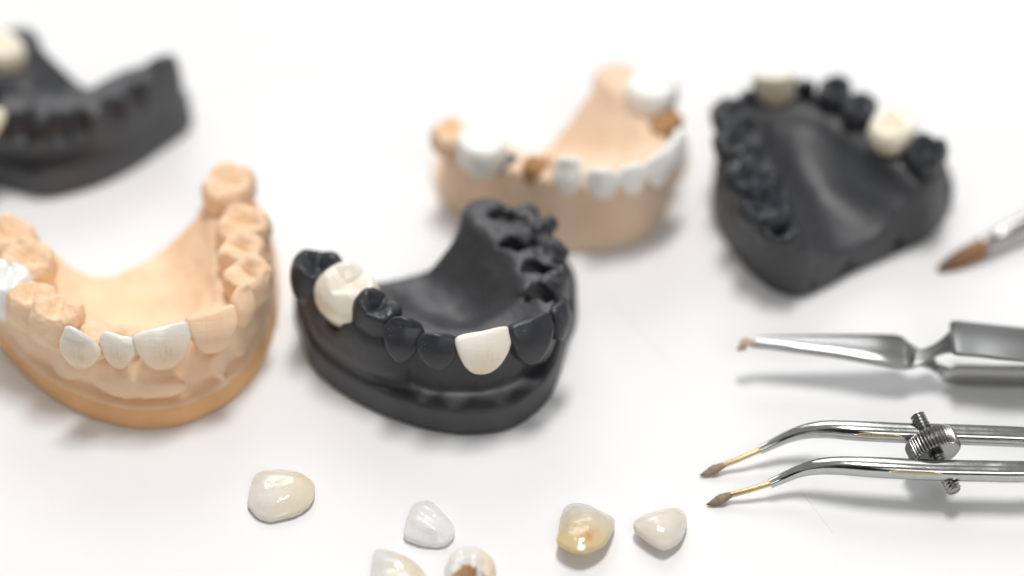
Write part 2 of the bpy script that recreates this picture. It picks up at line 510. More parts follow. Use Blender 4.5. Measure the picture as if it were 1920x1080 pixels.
DARK = plaster('charcoal_stone', (0.022, 0.0232, 0.0275), (0.038, 0.0395, 0.0455), rough=0.51, speck=(0.30, 0.30, 0.30), speck_amt=0.5, spec=0.8, pores=False, bmp=0.16)
DARK_TOOTH = plaster('charcoal_stone_tooth', (0.021, 0.0225, 0.0275), (0.033, 0.035, 0.041), rough=0.38, speck=(0.38, 0.38, 0.38), speck_amt=0.6, spec=0.5, pores=False, bmp=0.16)
PEACH = plaster('peach_stone', (0.862, 0.595, 0.39), (0.915, 0.685, 0.475), rough=0.62, sss=0.3, spec=0.3)
PEACH_BASE = plaster('orange_peach_stone', (0.82, 0.45, 0.20), (0.87, 0.52, 0.26), rough=0.6, sss=0.3, spec=0.3)
PEACH_TOOTH = plaster('peach_stone_tooth', (0.845, 0.585, 0.375), (0.915, 0.69, 0.485), rough=0.6, sss=0.25, spec=0.3, bmp=0.4)
PEACH_PALE = plaster('pale_peach_stone', (0.79, 0.575, 0.41), (0.86, 0.66, 0.49), rough=0.65, sss=0.25, spec=0.3)
BROWN = plaster('tan_brown_stone', (0.42, 0.22, 0.09), (0.52, 0.29, 0.13), rough=0.6, spec=0.3)
CREAM = ceramic('cream_ceramic', (0.80, 0.62, 0.40), (0.86, 0.77, 0.62), (0.87, 0.81, 0.70), rough=0.22, bmp=0.10, bscale=500)
CREAM_MATT = ceramic('cream_ceramic_matt', (0.80, 0.65, 0.45), (0.87, 0.79, 0.66), (0.89, 0.84, 0.75), streak=(0.80, 0.66, 0.42), rough=0.34, coat=0.1, bmp=0.16, bscale=900, stretch=(.4, 1, 1.6), hi=0.8, lo=0.05, mid=0.3)
IVORY = ceramic('ivory_ceramic', (0.82, 0.64, 0.40), (0.87, 0.77, 0.57), (0.89, 0.83, 0.68), rough=0.28, bmp=0.1)
GREY_CER = ceramic('grey_white_ceramic', (0.82, 0.60, 0.40), (0.81, 0.67, 0.49), (0.79, 0.76, 0.70), streak=(0.56, 0.42, 0.24), rough=0.2, bmp=0.28, bscale=900, stretch=(.5, 1, 1.6), lo=0.0, mid=0.45, hi=0.9)
WHITE_CER = ceramic('white_ceramic', (0.86, 0.76, 0.62), (0.86, 0.83, 0.77), (0.85, 0.84, 0.82), rough=0.18, bmp=0.15)
OPAQUE_WHITE = ceramic('chalky_white_ceramic', (0.89, 0.84, 0.75), (0.91, 0.885, 0.84), (0.91, 0.905, 0.875), rough=0.4, coat=0.1, bmp=0.1)
STUMP = metal('grey_metal_stump', (0.36, 0.37, 0.40), 0.42)
VEN_CREAM = ceramic('loose_cream_ceramic', (0.88, 0.84, 0.77), (0.89, 0.82, 0.70), (0.90, 0.79, 0.63), rough=0.12, coat=0.6, axis=0, bmp=0.32, bscale=420, trans=0.2)
VEN_CLEAR = ceramic('loose_clear_ceramic', (0.94, 0.935, 0.92), (0.95, 0.945, 0.93), (0.94, 0.945, 0.94), rough=0.1, coat=0.7, axis=1, bmp=0.5, bscale=330, stretch=(.5, 1.7, 1), trans=0.3)
VEN_STRIPE = ceramic('loose_striped_ceramic', (0.82, 0.82, 0.81), (0.84, 0.77, 0.65), (0.84, 0.74, 0.58), rough=0.14, coat=0.5, axis=0, bmp=0.45, bscale=330, stretch=(.4, 1.7, 1), trans=0.15)
VEN_STAIN = ceramic('loose_stained_ceramic', (0.83, 0.68, 0.42), (0.83, 0.75, 0.60), (0.80, 0.81, 0.78), rough=0.1, coat=0.7, axis=1, bmp=0.55, bscale=420, stain=((0.72, 0.33, 0.06), (0.48, 0.19, 0.8), 0.30), lo=0.2, mid=0.5, hi=0.9, trans=0.3)
VEN_IVORY = ceramic('loose_ivory_ceramic', (0.90, 0.84, 0.76), (0.90, 0.83, 0.73), (0.90, 0.84, 0.77), rough=0.1, coat=0.7, axis=0, bmp=0.5, bscale=420, trans=0.25)
SHELL_OUT = ceramic('loose_shell_ceramic', (0.88, 0.86, 0.83), (0.88, 0.83, 0.77), (0.88, 0.70, 0.50), rough=0.3, coat=0.2, axis=0, bmp=0.35, bscale=700, trans=0.15, lo=0.3, mid=0.6, hi=0.95)
SHELL_IN = plaster('brown_crown_lining', (0.74, 0.46, 0.24), (0.85, 0.66, 0.46), rough=0.5, spec=0.3)
CHROME = metal('polished_steel', (0.50, 0.51, 0.495), 0.13, var=0.07, bmp=0.04, scale=700)
STEEL = metal('satin_steel', (0.43, 0.43, 0.425), 0.2, brushed=(120, 1800, 1800), var=0.1, bmp=0.10)
BRUSHED = metal('brushed_steel', (0.30, 0.305, 0.30), 0.3, brushed=(90, 1600, 1600), var=0.12, bmp=0.18)
DULL = metal('dull_screw_steel', (0.36, 0.355, 0.35), 0.22, scale=1500)
BRASS = metal('brass_shank', (0.62, 0.47, 0.26), 0.25, brushed=(200, 1500, 1500))
GOLD_REFL = metal('painted_gold_reflection', (0.50, 0.40, 0.22), 0.3, scale=1500)  # gold reflections on the tweezer arms, put into a metal colour
GRIT = plaster('brown_grey_grit', (0.20, 0.135, 0.08), (0.36, 0.26, 0.17), rough=0.55, speck=(0.7, 0.62, 0.5), speck_amt=0.6, spec=0.6, pores=False, bmp=0.8)
PAD = plaster('beige_tip_pad', (0.42, 0.31, 0.22), (0.52, 0.40, 0.29), rough=0.5, spec=0.4, pores=False)
FERRULE = metal('ferrule_metal', (0.62, 0.60, 0.58), 0.22)

def bristle_mat():
    m, nt, b = new_mat('sable_bristles')
    tc = nt.nodes.new('ShaderNodeTexCoord'); mp = nt.nodes.new('ShaderNodeMapping'); mp.inputs['Scale'].default_value = (260, 4200, 4200)
    nt.links.new(tc.outputs['Object'], mp.inputs[0])
    n = nt.nodes.new('ShaderNodeTexNoise'); n.inputs['Scale'].default_value = 1; n.inputs['Detail'].default_value = 3
    nt.links.new(mp.outputs[0], n.inputs['Vector'])
    sp = nt.nodes.new('ShaderNodeSeparateXYZ'); nt.links.new(tc.outputs['Generated'], sp.inputs[0])
    along = ramp(nt, sp.outputs[0], [(0.0, (0.06, 0.03, 0.02)), (0.25, (0.26, 0.11, 0.035)), (0.9, (0.52, 0.24, 0.075))])
    c = mixc(nt, math_node(nt, 'MULTIPLY', n.outputs['Fac'], 0.9), along.outputs['Color'], (0.10, 0.045, 0.02))
    nt.links.new(c, b.inputs['Base Color']); b.inputs['Roughness'].default_value = 0.42
    bump(nt, b, n.outputs['Fac'], 0.8, 0.0003)
    return m
BRISTLE = bristle_mat()
def scored(src):
    m = src.copy(); m.name = 'scored_peach_stone'; nt = m.node_tree; b = nt.nodes['Principled BSDF']
    tc = nt.nodes.new('ShaderNodeTexCoord')
    for scale, rot in (((0.3, 0, 4.6), 0.0), ((3.1, 0, 0.25), 0.0)):
        mp = nt.nodes.new('ShaderNodeMapping'); mp.inputs['Scale'].default_value = (scale[0], 1, scale[2]); nt.links.new(tc.outputs['Generated'], mp.inputs[0])
        w = nt.nodes.new('ShaderNodeTexWave'); w.bands_direction = 'Z' if scale[2] > 1 else 'X'
        w.inputs['Scale'].default_value = 0.35; w.inputs['Distortion'].default_value = 3.5; w.inputs['Detail'].default_value = 2
        nt.links.new(mp.outputs[0], w.inputs['Vector'])
        r = ramp(nt, w.outputs['Fac'], [(0.0, (0, 0, 0)), (0.09, (1, 1, 1))])
        bump(nt, b, r.outputs['Color'], 0.22, 0.0002)
    return m
PEACH_SCORED = scored(PEACH_TOOTH)
HANDLE, _, _b = new_mat('black_lacquer'); _b.inputs['Base Color'].default_value = (0.03, 0.03, 0.035, 1); _b.inputs['Roughness'].default_value = 0.25

def table_mat():
    m, nt, b = new_mat('white_card')
    n = noise_node(nt, 18, 5)
    col = ramp(nt, n.outputs['Fac'], [(0.3, (0.815, 0.815, 0.82)), (0.7, (0.835, 0.835, 0.84))]).outputs['Color']
    v = nt.nodes.new('ShaderNodeTexVoronoi'); v.inputs['Scale'].default_value = 95; v.inputs['Randomness'].default_value = 1
    tc = nt.nodes.new('ShaderNodeTexCoord'); nt.links.new(tc.outputs['Object'], v.inputs['Vector'])
    d = math_node(nt, 'LESS_THAN', v.outputs['Distance'], 0.016)
    g = noise_node(nt, 31, 2); gate = math_node(nt, 'GREATER_THAN', g.outputs['Fac'], 0.56)
    col = mixc(nt, math_node(nt, 'MULTIPLY', math_node(nt, 'MULTIPLY', d, gate), 0.22), col, (0.35, 0.35, 0.36))
    # a few hairline scratches in the card: long straight scores
    for (ax, ay), (bx, by), wdt, amt in SCORES:
        dx, dy = bx-ax, by-ay; L = math.hypot(dx, dy); ux, uy = dx/L, dy/L
        dot = nt.nodes.new('ShaderNodeVectorMath'); dot.operation = 'DOT_PRODUCT'; dot.inputs[1].default_value = (-uy, ux, 0)
        nt.links.new(tc.outputs['Object'], dot.inputs[0])
        dl = nt.nodes.new('ShaderNodeVectorMath'); dl.operation = 'DOT_PRODUCT'; dl.inputs[1].default_value = (ux, uy, 0)
        nt.links.new(tc.outputs['Object'], dl.inputs[0])
        off = (-uy*ax + ux*ay)*S
        e = math_node(nt, 'ABSOLUTE', math_node(nt, 'SUBTRACT', dot.outputs['Value'], off))
        s0 = (ux*ax+uy*ay)*S
        in1 = math_node(nt, 'GREATER_THAN', dl.outputs['Value'], s0); in2 = math_node(nt, 'LESS_THAN', dl.outputs['Value'], s0+L*S)
        mr = nt.nodes.new('ShaderNodeMapRange'); mr.inputs[1].default_value = wdt*S; mr.inputs[2].default_value = 0
        nt.links.new(e, mr.inputs[0])
        f = math_node(nt, 'MULTIPLY', math_node(nt, 'MULTIPLY', mr.outputs[0], math_node(nt, 'MULTIPLY', in1, in2)), amt)
        col = mixc(nt, f, col, (0.55, 0.55, 0.56))
    nt.links.new(col, b.inputs['Base Color'])
    b.inputs['Roughness'].default_value = 0.7; b.inputs['Specular IOR Level'].default_value = 0.12
    f = noise_node(nt, 900, 4); bump(nt, b, f.outputs['Fac'], 0.12, 0.0002)
    return m
WORLD, KEY, FILL, FRONT, FSTOP, EXPO = 0.36, 5.6, 28.0, 3.4, 4.2, 0.12

# ================================================================== the place
SCORES = [((17.93, -2.32, 0), (29.11, -22.19, 0), 0.22, 0.35), ((-69.14, 59.75, 0), (-6.84, 86.03, 0), 0.6, 0.35), ((49.28, -53.66, 0), (53.91, -64.09, 0), 0.12, 0.5),
          ((2.87, 91.13, 0), (-9.14, 87.45, 0), 0.5, 0.3)]
SCORES = [(a[:2], b[:2], w, f) for a, b, w, f in SCORES]
V = [(-700, -600, 0), (700, -600, 0), (700, 900, 0), (-700, 900, 0)]
table = add_mesh('tabletop', V, [(0, 1, 2, 3)], table_mat(), smooth=False)
tag(table, 'matte white tabletop under all the dental models and tools', 'table', kind='structure')

def put_tooth(kind, root, origin, mat, name='tooth', label=None, cat=None, group=None, part_label=None, **k):
    if kind == 'front': V, Q, M = front_tooth(**k)
    else: V, Q, M = back_tooth(**k)
    if root is not None:
        M = M.copy(); M.translation = M.translation - Vector(origin)
        o = add_mesh(name, V, Q, mat, root, M)
        if part_label: o['label'] = part_label
    else:
        o = add_mesh(name, V, Q, mat, None, M)
        tag(o, label, cat, group)
    return o

GM = 'stone dental models set out on the table'
GC = 'ceramic crowns fitted on the dental models'
GV = 'loose ceramic crowns lying on the table'

# ------------------------------------------------------------------ charcoal model in the middle
oA = (-12.68, -15.17, 0)
A = empty('dental_model', oA, 'charcoal grey dental model in the centre with one cream molar and one cream incisor', 'dental model', GM)
tA = [(-34.61, -17.4, 21), (-28.21, -22.85, 21), (-22.95, -28.19, 21), (-17.87, -33.58, 21), (-12.57, -37.21, 21), (-5.01, -36.66, 21), (3.67, -32.46, 21), (7.65, -25.54, 19)]
cast_body(A, oA,
    [(-39.8, -6.64, 3), (-37.93, -15.32, 0), (-35.74, -22.48, 0), (-31.39, -28.2, 0), (-24.76, -33.67, 0), (-16.22, -38.22, 0), (-7.85, -39.99, 0), (-0.19, -38.36, 0), (5.69, -32, 0), (7.95, -25.64, 0), (9.72, -16.94, 0),
     (11.62, -9.19, 0), (10.8, 0, 0), (5.05, 6.29, 0), (-4.54, 5.49, 0), (-19.87, -3.86, 0), (-35.59, -6.92, 0)],
    [((-34.03, -15.91, 21), 17.5, 4.6), ((-33.72, -17.99, 21), 17.5, 5.0), ((-28.21, -22.85, 21), 17, 5.4), ((-22.96, -27.91, 21), 16.6, 4.6), ((-16.84, -28.19, 21), 14.8, 3.2), ((-11.8, -30.33, 21), 14.3, 3.0),
     ((-5.72, -30.33, 21), 14.4, 3.0), ((0.37, -27.05, 21), 15.2, 3.2), ((5.41, -24.99, 20), 18, 4.2), ((5.67, -18.24, 19), 18.3, 4.6), ((3.82, -12.25, 19), 18.6, 4.8), ((0.77, -7.08, 19.5), 19, 5), ((-3.39, -3.06, 20), 19.8, 4.6), ((-4.65, -1.81, 20), 20, 4.4)],
    DARK, tA, hb=6.0, pd=8.0, pl=10.5, ins=0.2, slope=0.26, emin=0.25, gum_in=4.0, gum_h=3.9, gum_at=[((-5.58, -38.53, 5), 16, 1.0), ((4.71, -30.89, 5), 12, 1.0), ((8.61, -22.33, 5), 10, 0.8), ((-19.51, -39.21, 5), 9, 0.7)], pal_amp=0.5,
    necks=[(-29.79, -26.44, 14.6), (-5.22, -40.27, 14.2), (-12.55, -39.45, 14.2), (-19.41, -37.24, 14.2), (3.49, -37.66, 14.2)],
    subs=[((-15.61, -36.92, 16), (0.9, 1.8, 2.4), 0.5), ((-9.26, -37.33, 16), (0.9, 1.8, 2.4), 0.5), ((-0.09, -35.68, 16.5), (0.9, 1.8, 2.4), 0.5), ((-21.94, -34.56, 16), (0.9, 1.8, 2.4), 0.5), ((6.27, -22.16, 17.5), (4.0, 2.0, 6.5), 0.6), ((4.18, -16.1, 17.6), (2.9, 1.7, 7), 0.6), ((1.54, -9.81, 18), (3.4, 1.9, 7.5), 0.6), ((-1.75, -2.73, 18.5), (2.2, 1.7, 3.2), 0.9),
          ((8.78, -14.03, 17), (1.6, 1.0, 2.2), 0.6), ((6.57, -23.18, 17), (3.4, 1.3, 3), 0.6)],
    adds=[((7.65, -11.52, 18.4), (2.2, 1.8, 2.0), 1.2), ((5.31, -5.12, 18.8), (2.4, 2.0, 2.0), 1.2), ((8.9, -17.79, 17.4), (2.0, 1.8, 2.4), 1.2), ((2.43, -2.05, 19.2), (2.2, 2.0, 1.6), 1.2)],
    rough_amp=0.85, rough_at=[((6.74, -7.98, 18), 7), ((3.88, -3.04, 19), 7), ((8.55, -15.54, 18), 5)])
put_tooth('back', A, oA, DARK_TOOTH, C=(-34.3, -17.64, 21.2), B=(-37.15, -17.43, 14), A=4.3, Bw=4.8, H=8.5, seed=1, amp=0.12)
put_tooth('back', A, oA, DARK_TOOTH, C=(-22.89, -29.04, 21.6), B=(-25.85, -27.18, 14), A=3.5, Bw=4.4, H=9.0, cusps=2, seed=2, amp=0.08, lean=0.25, cd=1.6)
put_tooth('front', A, oA, DARK_TOOTH, L=(-21.75, -35.26, 21), R=(-15.06, -36.1, 21), N=(-19.41, -37.24, 14.2), tip=1.9, tipx=-0.15, th=6.0)
put_tooth('front', A, oA, DARK_TOOTH, L=(-16.07, -38.73, 21), R=(-9.26, -38.73, 21), N=(-12.55, -39.45, 14.2), tip=1.0, tipx=-0.15, th=4.6)
put_tooth('front', A, oA, DARK_TOOTH, L=(0, -36.42, 22), R=(7.06, -32.21, 22), N=(3.49, -37.66, 14.2), pinch=0.56, th=4.8)
put_tooth('front', A, oA, DARK_TOOTH, L=(7.46, -30.9, 21), R=(9.86, -25.78, 20.3), N=(8.56, -31.15, 14), th=3.6)
put_tooth('back', None, None, CREAM, 'molar_crown', 'glossy cream molar crown at the left end of the central charcoal model', 'dental crown', GC,
          C=(-28.28, -24.09, 22.4), B=(-30.82, -21.83, 14), A=5.1, Bw=5.7, H=11.0, seed=5, cd=1.2, lean=0.2, neckw=0.42, z0=0)
put_tooth('front', None, None, CREAM_MATT, 'incisor_crown', 'matte cream front tooth crown at the front of the central charcoal model', 'dental crown', GC,
          L=(-8.97, -39.46, 21.4), R=(-0.09, -36.65, 22.2), N=(-5.22, -40.27, 14.2), tip=0.4, tipx=-0.3, pinch=0.56, th=4.8)

# ------------------------------------------------------------------ peach model on the left
oB = (-71.73, -10.7, 0)
B = empty('dental_model', oB, 'peach dental model at the left with translucent white front crowns', 'dental model', GM)
tB = [(-89.42, -11.42, 22), (-88.53, -22.15, 22), (-83.37, -26.07, 22), (-77.45, -30.09, 22), (-73.7, -38.22, 22), (-66.87, -39.19, 22), (-59.64, -36.42, 22), (-51.53, -32.5, 22), (-46.45, -27.37, 22), (-46.77, -21.12, 22), (-48.49, -13.99, 22), (-48.44, -6.52, 22), (-52.27, 4.33, 22)]
cast_body(B, oB,
    [(-102, 0, 0), (-98.5, -9.19, 0), (-93.44, -16.35, 0), (-89.72, -21.61, 0), (-83.93, -28.34, 0), (-76.46, -34.36, 0), (-68.99, -37.67, 0), (-63.75, -38.36, 0), (-57.32, -36.99, 0), (-50.72, -31.86, 0), (-46.54, -24.78, 0), (-44.46, -16.65, 0), (-43.73, -9.19, 0),
     (-44.2, 0, 0), (-45.7, 9.48, 0), (-50.14, 14.33, 0), (-57.01, 11.09, 0), (-73.35, -5.4, 0), (-89.55, -3.1, 0), (-100.51, 3.13, 0)],
    [((-92.16, -6.06, 22), 17.5, 5), ((-90.18, -11.42, 22), 17, 5.2), ((-88.34, -22.15, 22), 16.6, 5.2), ((-83.16, -25.64, 22), 16.4, 4.8), ((-77.27, -29.37, 22), 16.4, 4.6), ((-72.22, -31.36, 22), 15.0, 3.4), ((-66.47, -33.34, 22), 14.8, 3.2),
     ((-60.33, -30.8, 22), 14.8, 3.2), ((-53.67, -27.37, 22), 15.2, 3.4), ((-49.27, -24.77, 22), 15.8, 4.0), ((-47.3, -20.39, 22), 16.4, 4.8), ((-48.3, -13.99, 22), 16.4, 5.0), ((-48.96, -6.06, 22), 16.6, 5.2), ((-51.89, 3.37, 22), 17, 5.0), ((-52.41, 4.81, 22), 17, 4.8)],
    PEACH, tB, hb=5.2, pd=7.8, pl=11, ins=0.25, slope=0.26, emin=0.7, gum_in=1.7, gum_at=[((-65.36, -36.46, 5), 20, 0.8), ((-47.49, -26.64, 5), 12, 0.7), ((-85.27, -28.07, 5), 10, 0.6)], pal_amp=0.5,
    plinth_mat=PEACH_BASE,
    necks=[(-74.43, -38.18, 13.8), (-67.75, -38.54, 14), (-60.1, -38.81, 14), (-51.93, -34.75, 14.2)],
    groove=[(-93.31, -18.16, 6.2), (-89.79, -22.25, 6.2), (-85.26, -27.14, 6.2), (-78.91, -31.94, 6.2), (-70.92, -35.84, 6.2), (-62.35, -37.55, 6), (-55.12, -35.15, 6.2), (-49.11, -28.78, 6.4), (-44.97, -20.96, 6.6), (-43.92, -15.61, 6.8)], groove_r=1.0, amp=0.32,
    subs=[((-55.84, 9.53, 16), (5, 2.2, 3.0), 1.0), ((-44.7, -6.11, 15), (0.7, 6.0, 4.5), 0.4), ((-70.95, -36.23, 16), (0.8, 1.6, 2.2), 0.5), ((-64.67, -36.5, 16), (0.8, 1.6, 2.2), 0.5), ((-55.88, -33.44, 16), (0.8, 1.6, 2.2), 0.5)],
    adds=[((-67.51, -37.37, 8.6), (5.5, 2.0, 1.9), 2.0), ((-58.35, -38.06, 8.6), (4.5, 1.8, 1.8), 2.0), ((-50.85, -33.1, 9.5), (2.0, 2.6, 3.4), 2.0), ((-46.79, -28.73, 10), (1.8, 2.4, 3.6), 2.0), ((-79.91, -32.54, 9), (4.0, 2.0, 2.2), 2.0), ((-86.97, -25.15, 10), (3, 2.0, 3.0), 2.0)])
put_tooth('back', B, oB, PEACH_TOOTH, C=(-90.42, -9.9, 22), B=(-99.54, -3.02, 14), A=5.0, Bw=5.0, H=8.5, seed=11, amp=0.3)
put_tooth('back', B, oB, PEACH_TOOTH, C=(-85.81, -16.54, 22), B=(-94.13, -12.5, 14), A=4.8, Bw=4.8, H=8.5, seed=12, cusps=5, amp=0.3)
put_tooth('back', B, oB, PEACH_TOOTH, C=(-83.63, -26.22, 22), B=(-86.8, -25.45, 14), A=3.5, Bw=4.6, H=9.0, cusps=2, seed=13, amp=0.26, cd=1.7)
put_tooth('back', B, oB, PEACH_TOOTH, C=(-78.27, -30.09, 22), B=(-81.49, -29.74, 14), A=3.8, Bw=4.8, H=9.4, cusps=2, seed=14, amp=0.26, cd=1.7, lean=0.2)
put_tooth('front', B, oB, PEACH_SCORED, part_label='bare stone incisor with fine scored lines', L=(-55.37, -34.46, 22), R=(-47.55, -30.8, 22), N=(-51.93, -34.75, 14.2), pinch=0.56, bulge=1.75, th=4.8, corner=0.6)
put_tooth('front', B, oB, PEACH_TOOTH, L=(-48.13, -27.49, 20.4), R=(-45.15, -24.02, 20.4), N=(-47.22, -27.98, 14.2), tip=1.6, th=5.0)
put_tooth('back', B, oB, PEACH_TOOTH, C=(-47.02, -20.39, 22), B=(-44.54, -17.87, 14), A=3.6, Bw=4.4, H=8.6, cusps=2, seed=15, amp=0.24, cd=1.8, lean=0.15)
put_tooth('back', B, oB, PEACH_TOOTH, C=(-48.42, -13.69, 22), B=(-44.66, -6.11, 14), A=3.8, Bw=4.4, H=8.5, cusps=2, seed=16, amp=0.24, cd=1.6)
put_tooth('back', B, oB, PEACH_TOOTH, C=(-48.64, -6.52, 22), B=(-44.38, 3.26, 14), A=4.6, Bw=5.0, H=8.5, cusps=4, seed=17, amp=0.28, cd=1.6)
put_tooth('back', B, oB, PEACH_TOOTH, C=(-52.07, 3.99, 23), B=(-47.34, 16.22, 14), A=4.6, Bw=5.2, H=7.2, cusps=4, seed=18, amp=0.2, cd=1.2, neckw=0.85)
put_tooth('back', B, oB, PEACH_TOOTH, C=(-71.48, -34.34, 20.2), B=(-73.82, -35.63, 14), A=3.2, Bw=2.6, H=6.5, cusps=1, seed=19, amp=0.15, cd=0.8)
put_tooth('back', B, oB, PEACH_TOOTH, C=(-66.49, -33.65, 19.6), B=(-67.48, -36.19, 14), A=2.9, Bw=2.0, H=6.5, cusps=1, seed=20, amp=0.12, cd=0.8)
put_tooth('front', None, None, GREY_CER, 'canine_crown', 'pointed greyish ceramic canine crown on the left peach model, beside its premolars', 'dental crown', GC,
          L=(-77.12, -38.09, 20.8), R=(-70.19, -39.66, 20), N=(-74.43, -38.18, 13.8), tip=2.6, tipx=-0.45, th=2.6)
put_tooth('front', None, None, GREY_CER, 'incisor_crown', 'narrow greyish ceramic front crown between the pointed and the widest on the left peach model', 'dental crown', GC,
          L=(-70.29, -37.67, 21.4), R=(-63.98, -38.69, 20.6), N=(-67.75, -38.54, 14), tip=0.3, tipx=-0.5, th=2.4)
put_tooth('front', None, None, GREY_CER, 'incisor_crown', 'widest greyish ceramic front crown on the left peach model, beside its bare stone incisor', 'dental crown', GC,
          L=(-64.1, -38.68, 21.2), R=(-55.07, -35.53, 22.2), N=(-60.1, -38.81, 14), tip=0.5, tipx=-0.2, pinch=0.56, th=4.6)
put_tooth('back', None, None, WHITE_CER, 'molar_crown', 'glossy white molar crown at the left picture edge on the peach model', 'dental crown', GC,
          C=(-88.94, -22.58, 22.6), B=(-91.38, -21.39, 14), A=4.6, Bw=5.0, H=9.6, cusps=2, seed=21, cd=0.9, neckw=0.6)

# ------------------------------------------------------------------ charcoal model at the upper left
oC = (-91.75, 48.7, 0)
Cm = empty('dental_model', oC, 'charcoal grey dental model cut by the upper left picture corner, with empty sockets', 'dental model', GM)
tC = [(-93.94, 31.09, 20), (-86.78, 31.09, 20), (-81.47, 31.96, 20), (-77.35, 36.86, 18), (-73.2, 40.43, 18), (-70.01, 44.58, 18)]
cast_body(Cm, oC,
    [(-116.13, 52.34, 0), (-111.8, 39.76, 0), (-106.54, 33.64, 0), (-100.81, 30.71, 0), (-94.1, 27.98, 0), (-90.06, 27.47, 0), (-82.32, 30.71, 0), (-75.62, 36.25, 0), (-70.67, 42.41, 0), (-65.7, 49.42, 0), (-65.73, 54.18, 0), (-68.85, 56.95, 0), (-83.68, 53.26, 0), (-101.1, 60.69, 0), (-113.35, 61.63, 0)],
    [((-98.8, 54.46, 21), 19.5, 4.5), ((-99.24, 51.84, 21), 19.5, 4.6), ((-101.74, 47.58, 21), 18, 5), ((-104.88, 41.21, 21), 18, 5), ((-102.11, 33.73, 21), 18, 4.4), ((-95.46, 33.01, 20), 18, 4.2), ((-87.81, 33.37, 20), 18, 4.2), ((-81.85, 34.06, 19), 17.2, 5.0),
     ((-77.35, 36.86, 18), 17, 7.0), ((-73.2, 40.43, 18), 17, 7.4), ((-70.28, 43.69, 18.5), 17.6, 6.4), ((-68.99, 45.17, 19.5), 18.6, 4.8), ((-68.68, 45.55, 20), 19.4, 4.0)],
    DARK, tC, hb=6.0, emin=0.9, gum_in=2.4, gum_at=[((-93.49, 27.98, 5), 15, 1.0)], pal_amp=0.8, warp=0, pd=9.5, pl=15, st=0.6,
    groove=[(-106.09, 30.49, 7), (-99.45, 27.92, 7), (-93.06, 26.73, 7), (-86.95, 27.41, 7), (-82.01, 29.62, 7.4), (-80.01, 30.39, 7.6)], groove_r=2.9,
    subs=[((-67.75, 42.58, 17.5), (2.0, 1.8, 4.5), 0.9), ((-73.4, 40.03, 16.5), (2.2, 1.9, 4.5), 0.9), ((-77.42, 35.75, 16), (2.3, 1.9, 4.5), 0.9),
          ((-94.51, 30.29, 14.5), (3.9, 2.4, 3.6), 0.8), ((-87.3, 30.29, 14.5), (3.3, 2.4, 3.4), 0.8), ((-83.19, 31.52, 15), (1.5, 2.4, 3.6), 0.7), ((-75.04, 32.46, 12), (2.0, 1.4, 2.0), 1.0)],
    adds=[((-67.24, 44.8, 14), (2.6, 4.0, 5.5), 2.5)])
put_tooth('back', Cm, oC, DARK_TOOTH, C=(-103.92, 36.21, 22), B=(-113.66, 43.89, 14), A=5, Bw=5, H=8, seed=31)
put_tooth('back', None, None, IVORY, 'molar_crown', 'ivory crown on the inner ridge of the upper left charcoal model', 'dental crown', GC,
          C=(-100.18, 47.51, 23.2), B=(-110.43, 62.48, 14), A=4.2, Bw=4.4, H=8.2, cusps=4, seed=32, cd=0.9, neckw=0.66)
put_tooth('front', None, None, IVORY, 'incisor_crown', 'sliver of an ivory front crown on the upper left charcoal model', 'dental crown', GC,
          L=(-105.72, 27.8, 21), R=(-96.98, 27.8, 21), N=(-102.02, 26.66, 14), th=4.6)

# ------------------------------------------------------------------ peach model at the back
oD = (8.4, 31.05, 0)
Dm = empty('dental_model', oD, 'pale peach dental model at the back with a row of white front crowns', 'dental model', GM)
tD = [(-11.09, 21.64, 20), (-6.03, 20.29, 20), (-0.9, 15.77, 20), (4.47, 13.29, 20), (10.41, 11.65, 20), (16.8, 9.69, 20), (22.48, 10.83, 20), (27.58, 14.11, 20), (31, 20.79, 20), (30.73, 27.62, 20)]
cast_body(Dm, oD,
    [(-15.36, 36.25, 0), (-14.24, 28.66, 0), (-10.16, 22.25, 0), (-3.08, 16.45, 0), (4.08, 12.7, 0), (10.28, 11.09, 0), (17.51, 11.09, 0), (24.03, 13.84, 0), (28.74, 20.75, 0), (31.49, 30.54, 0), (34.51, 38, 0), (33.28, 45.09, 0), (23.67, 46.53, 0), (4.24, 37.12, 0), (-11.63, 35.38, 0), (-14.62, 36.6, 0)],
    [((-12.32, 22.66, 20), 18.6, 4.4), ((-11.08, 21.3, 20), 18.2, 4.8), ((-6.03, 19.61, 20), 17, 5), ((-0.9, 15.77, 20), 16.4, 4.6), ((4.78, 14.61, 20), 16.8, 4.4), ((10.19, 15.94, 20), 15.4, 3.8), ((16.45, 14.94, 20), 15.2, 3.6), ((21.37, 15.94, 20), 15.2, 3.6),
     ((25.29, 18.94, 20), 15.4, 4), ((27.89, 23.34, 20), 16.0, 4.6), ((28.53, 28.48, 20), 17.2, 5), ((25.95, 35.13, 20), 18.4, 5), ((21.53, 39.05, 21), 20.4, 4.6), ((20.23, 40.49, 21), 20.6, 4.4)],
    PEACH_PALE, tD, hb=3.0, pd=9.5, pl=15, st=0.6, slope=0.1, taper=0.02,
    subs=[((-9.92, 21.96, 17), (1.8, 1.5, 2), 0.8)], adds=[])
put_tooth('back', Dm, oD, PEACH_TOOTH, C=(-11.08, 21.98, 21), B=(-13.78, 24.61, 14), A=3.6, Bw=4.2, H=7, seed=41, amp=0.2)
put_tooth('back', Dm, oD, BROWN, C=(4.19, 15.14, 19.6), B=(3.61, 13.75, 14), A=2.0, Bw=2.6, H=6.0, seed=42, cusps=1, part_label='tan brown stone stump')
put_tooth('front', Dm, oD, PEACH_TOOTH, L=(5.81, 16.94, 19), R=(8.21, 16.94, 19), N=(7.05, 16.22, 14), th=4)
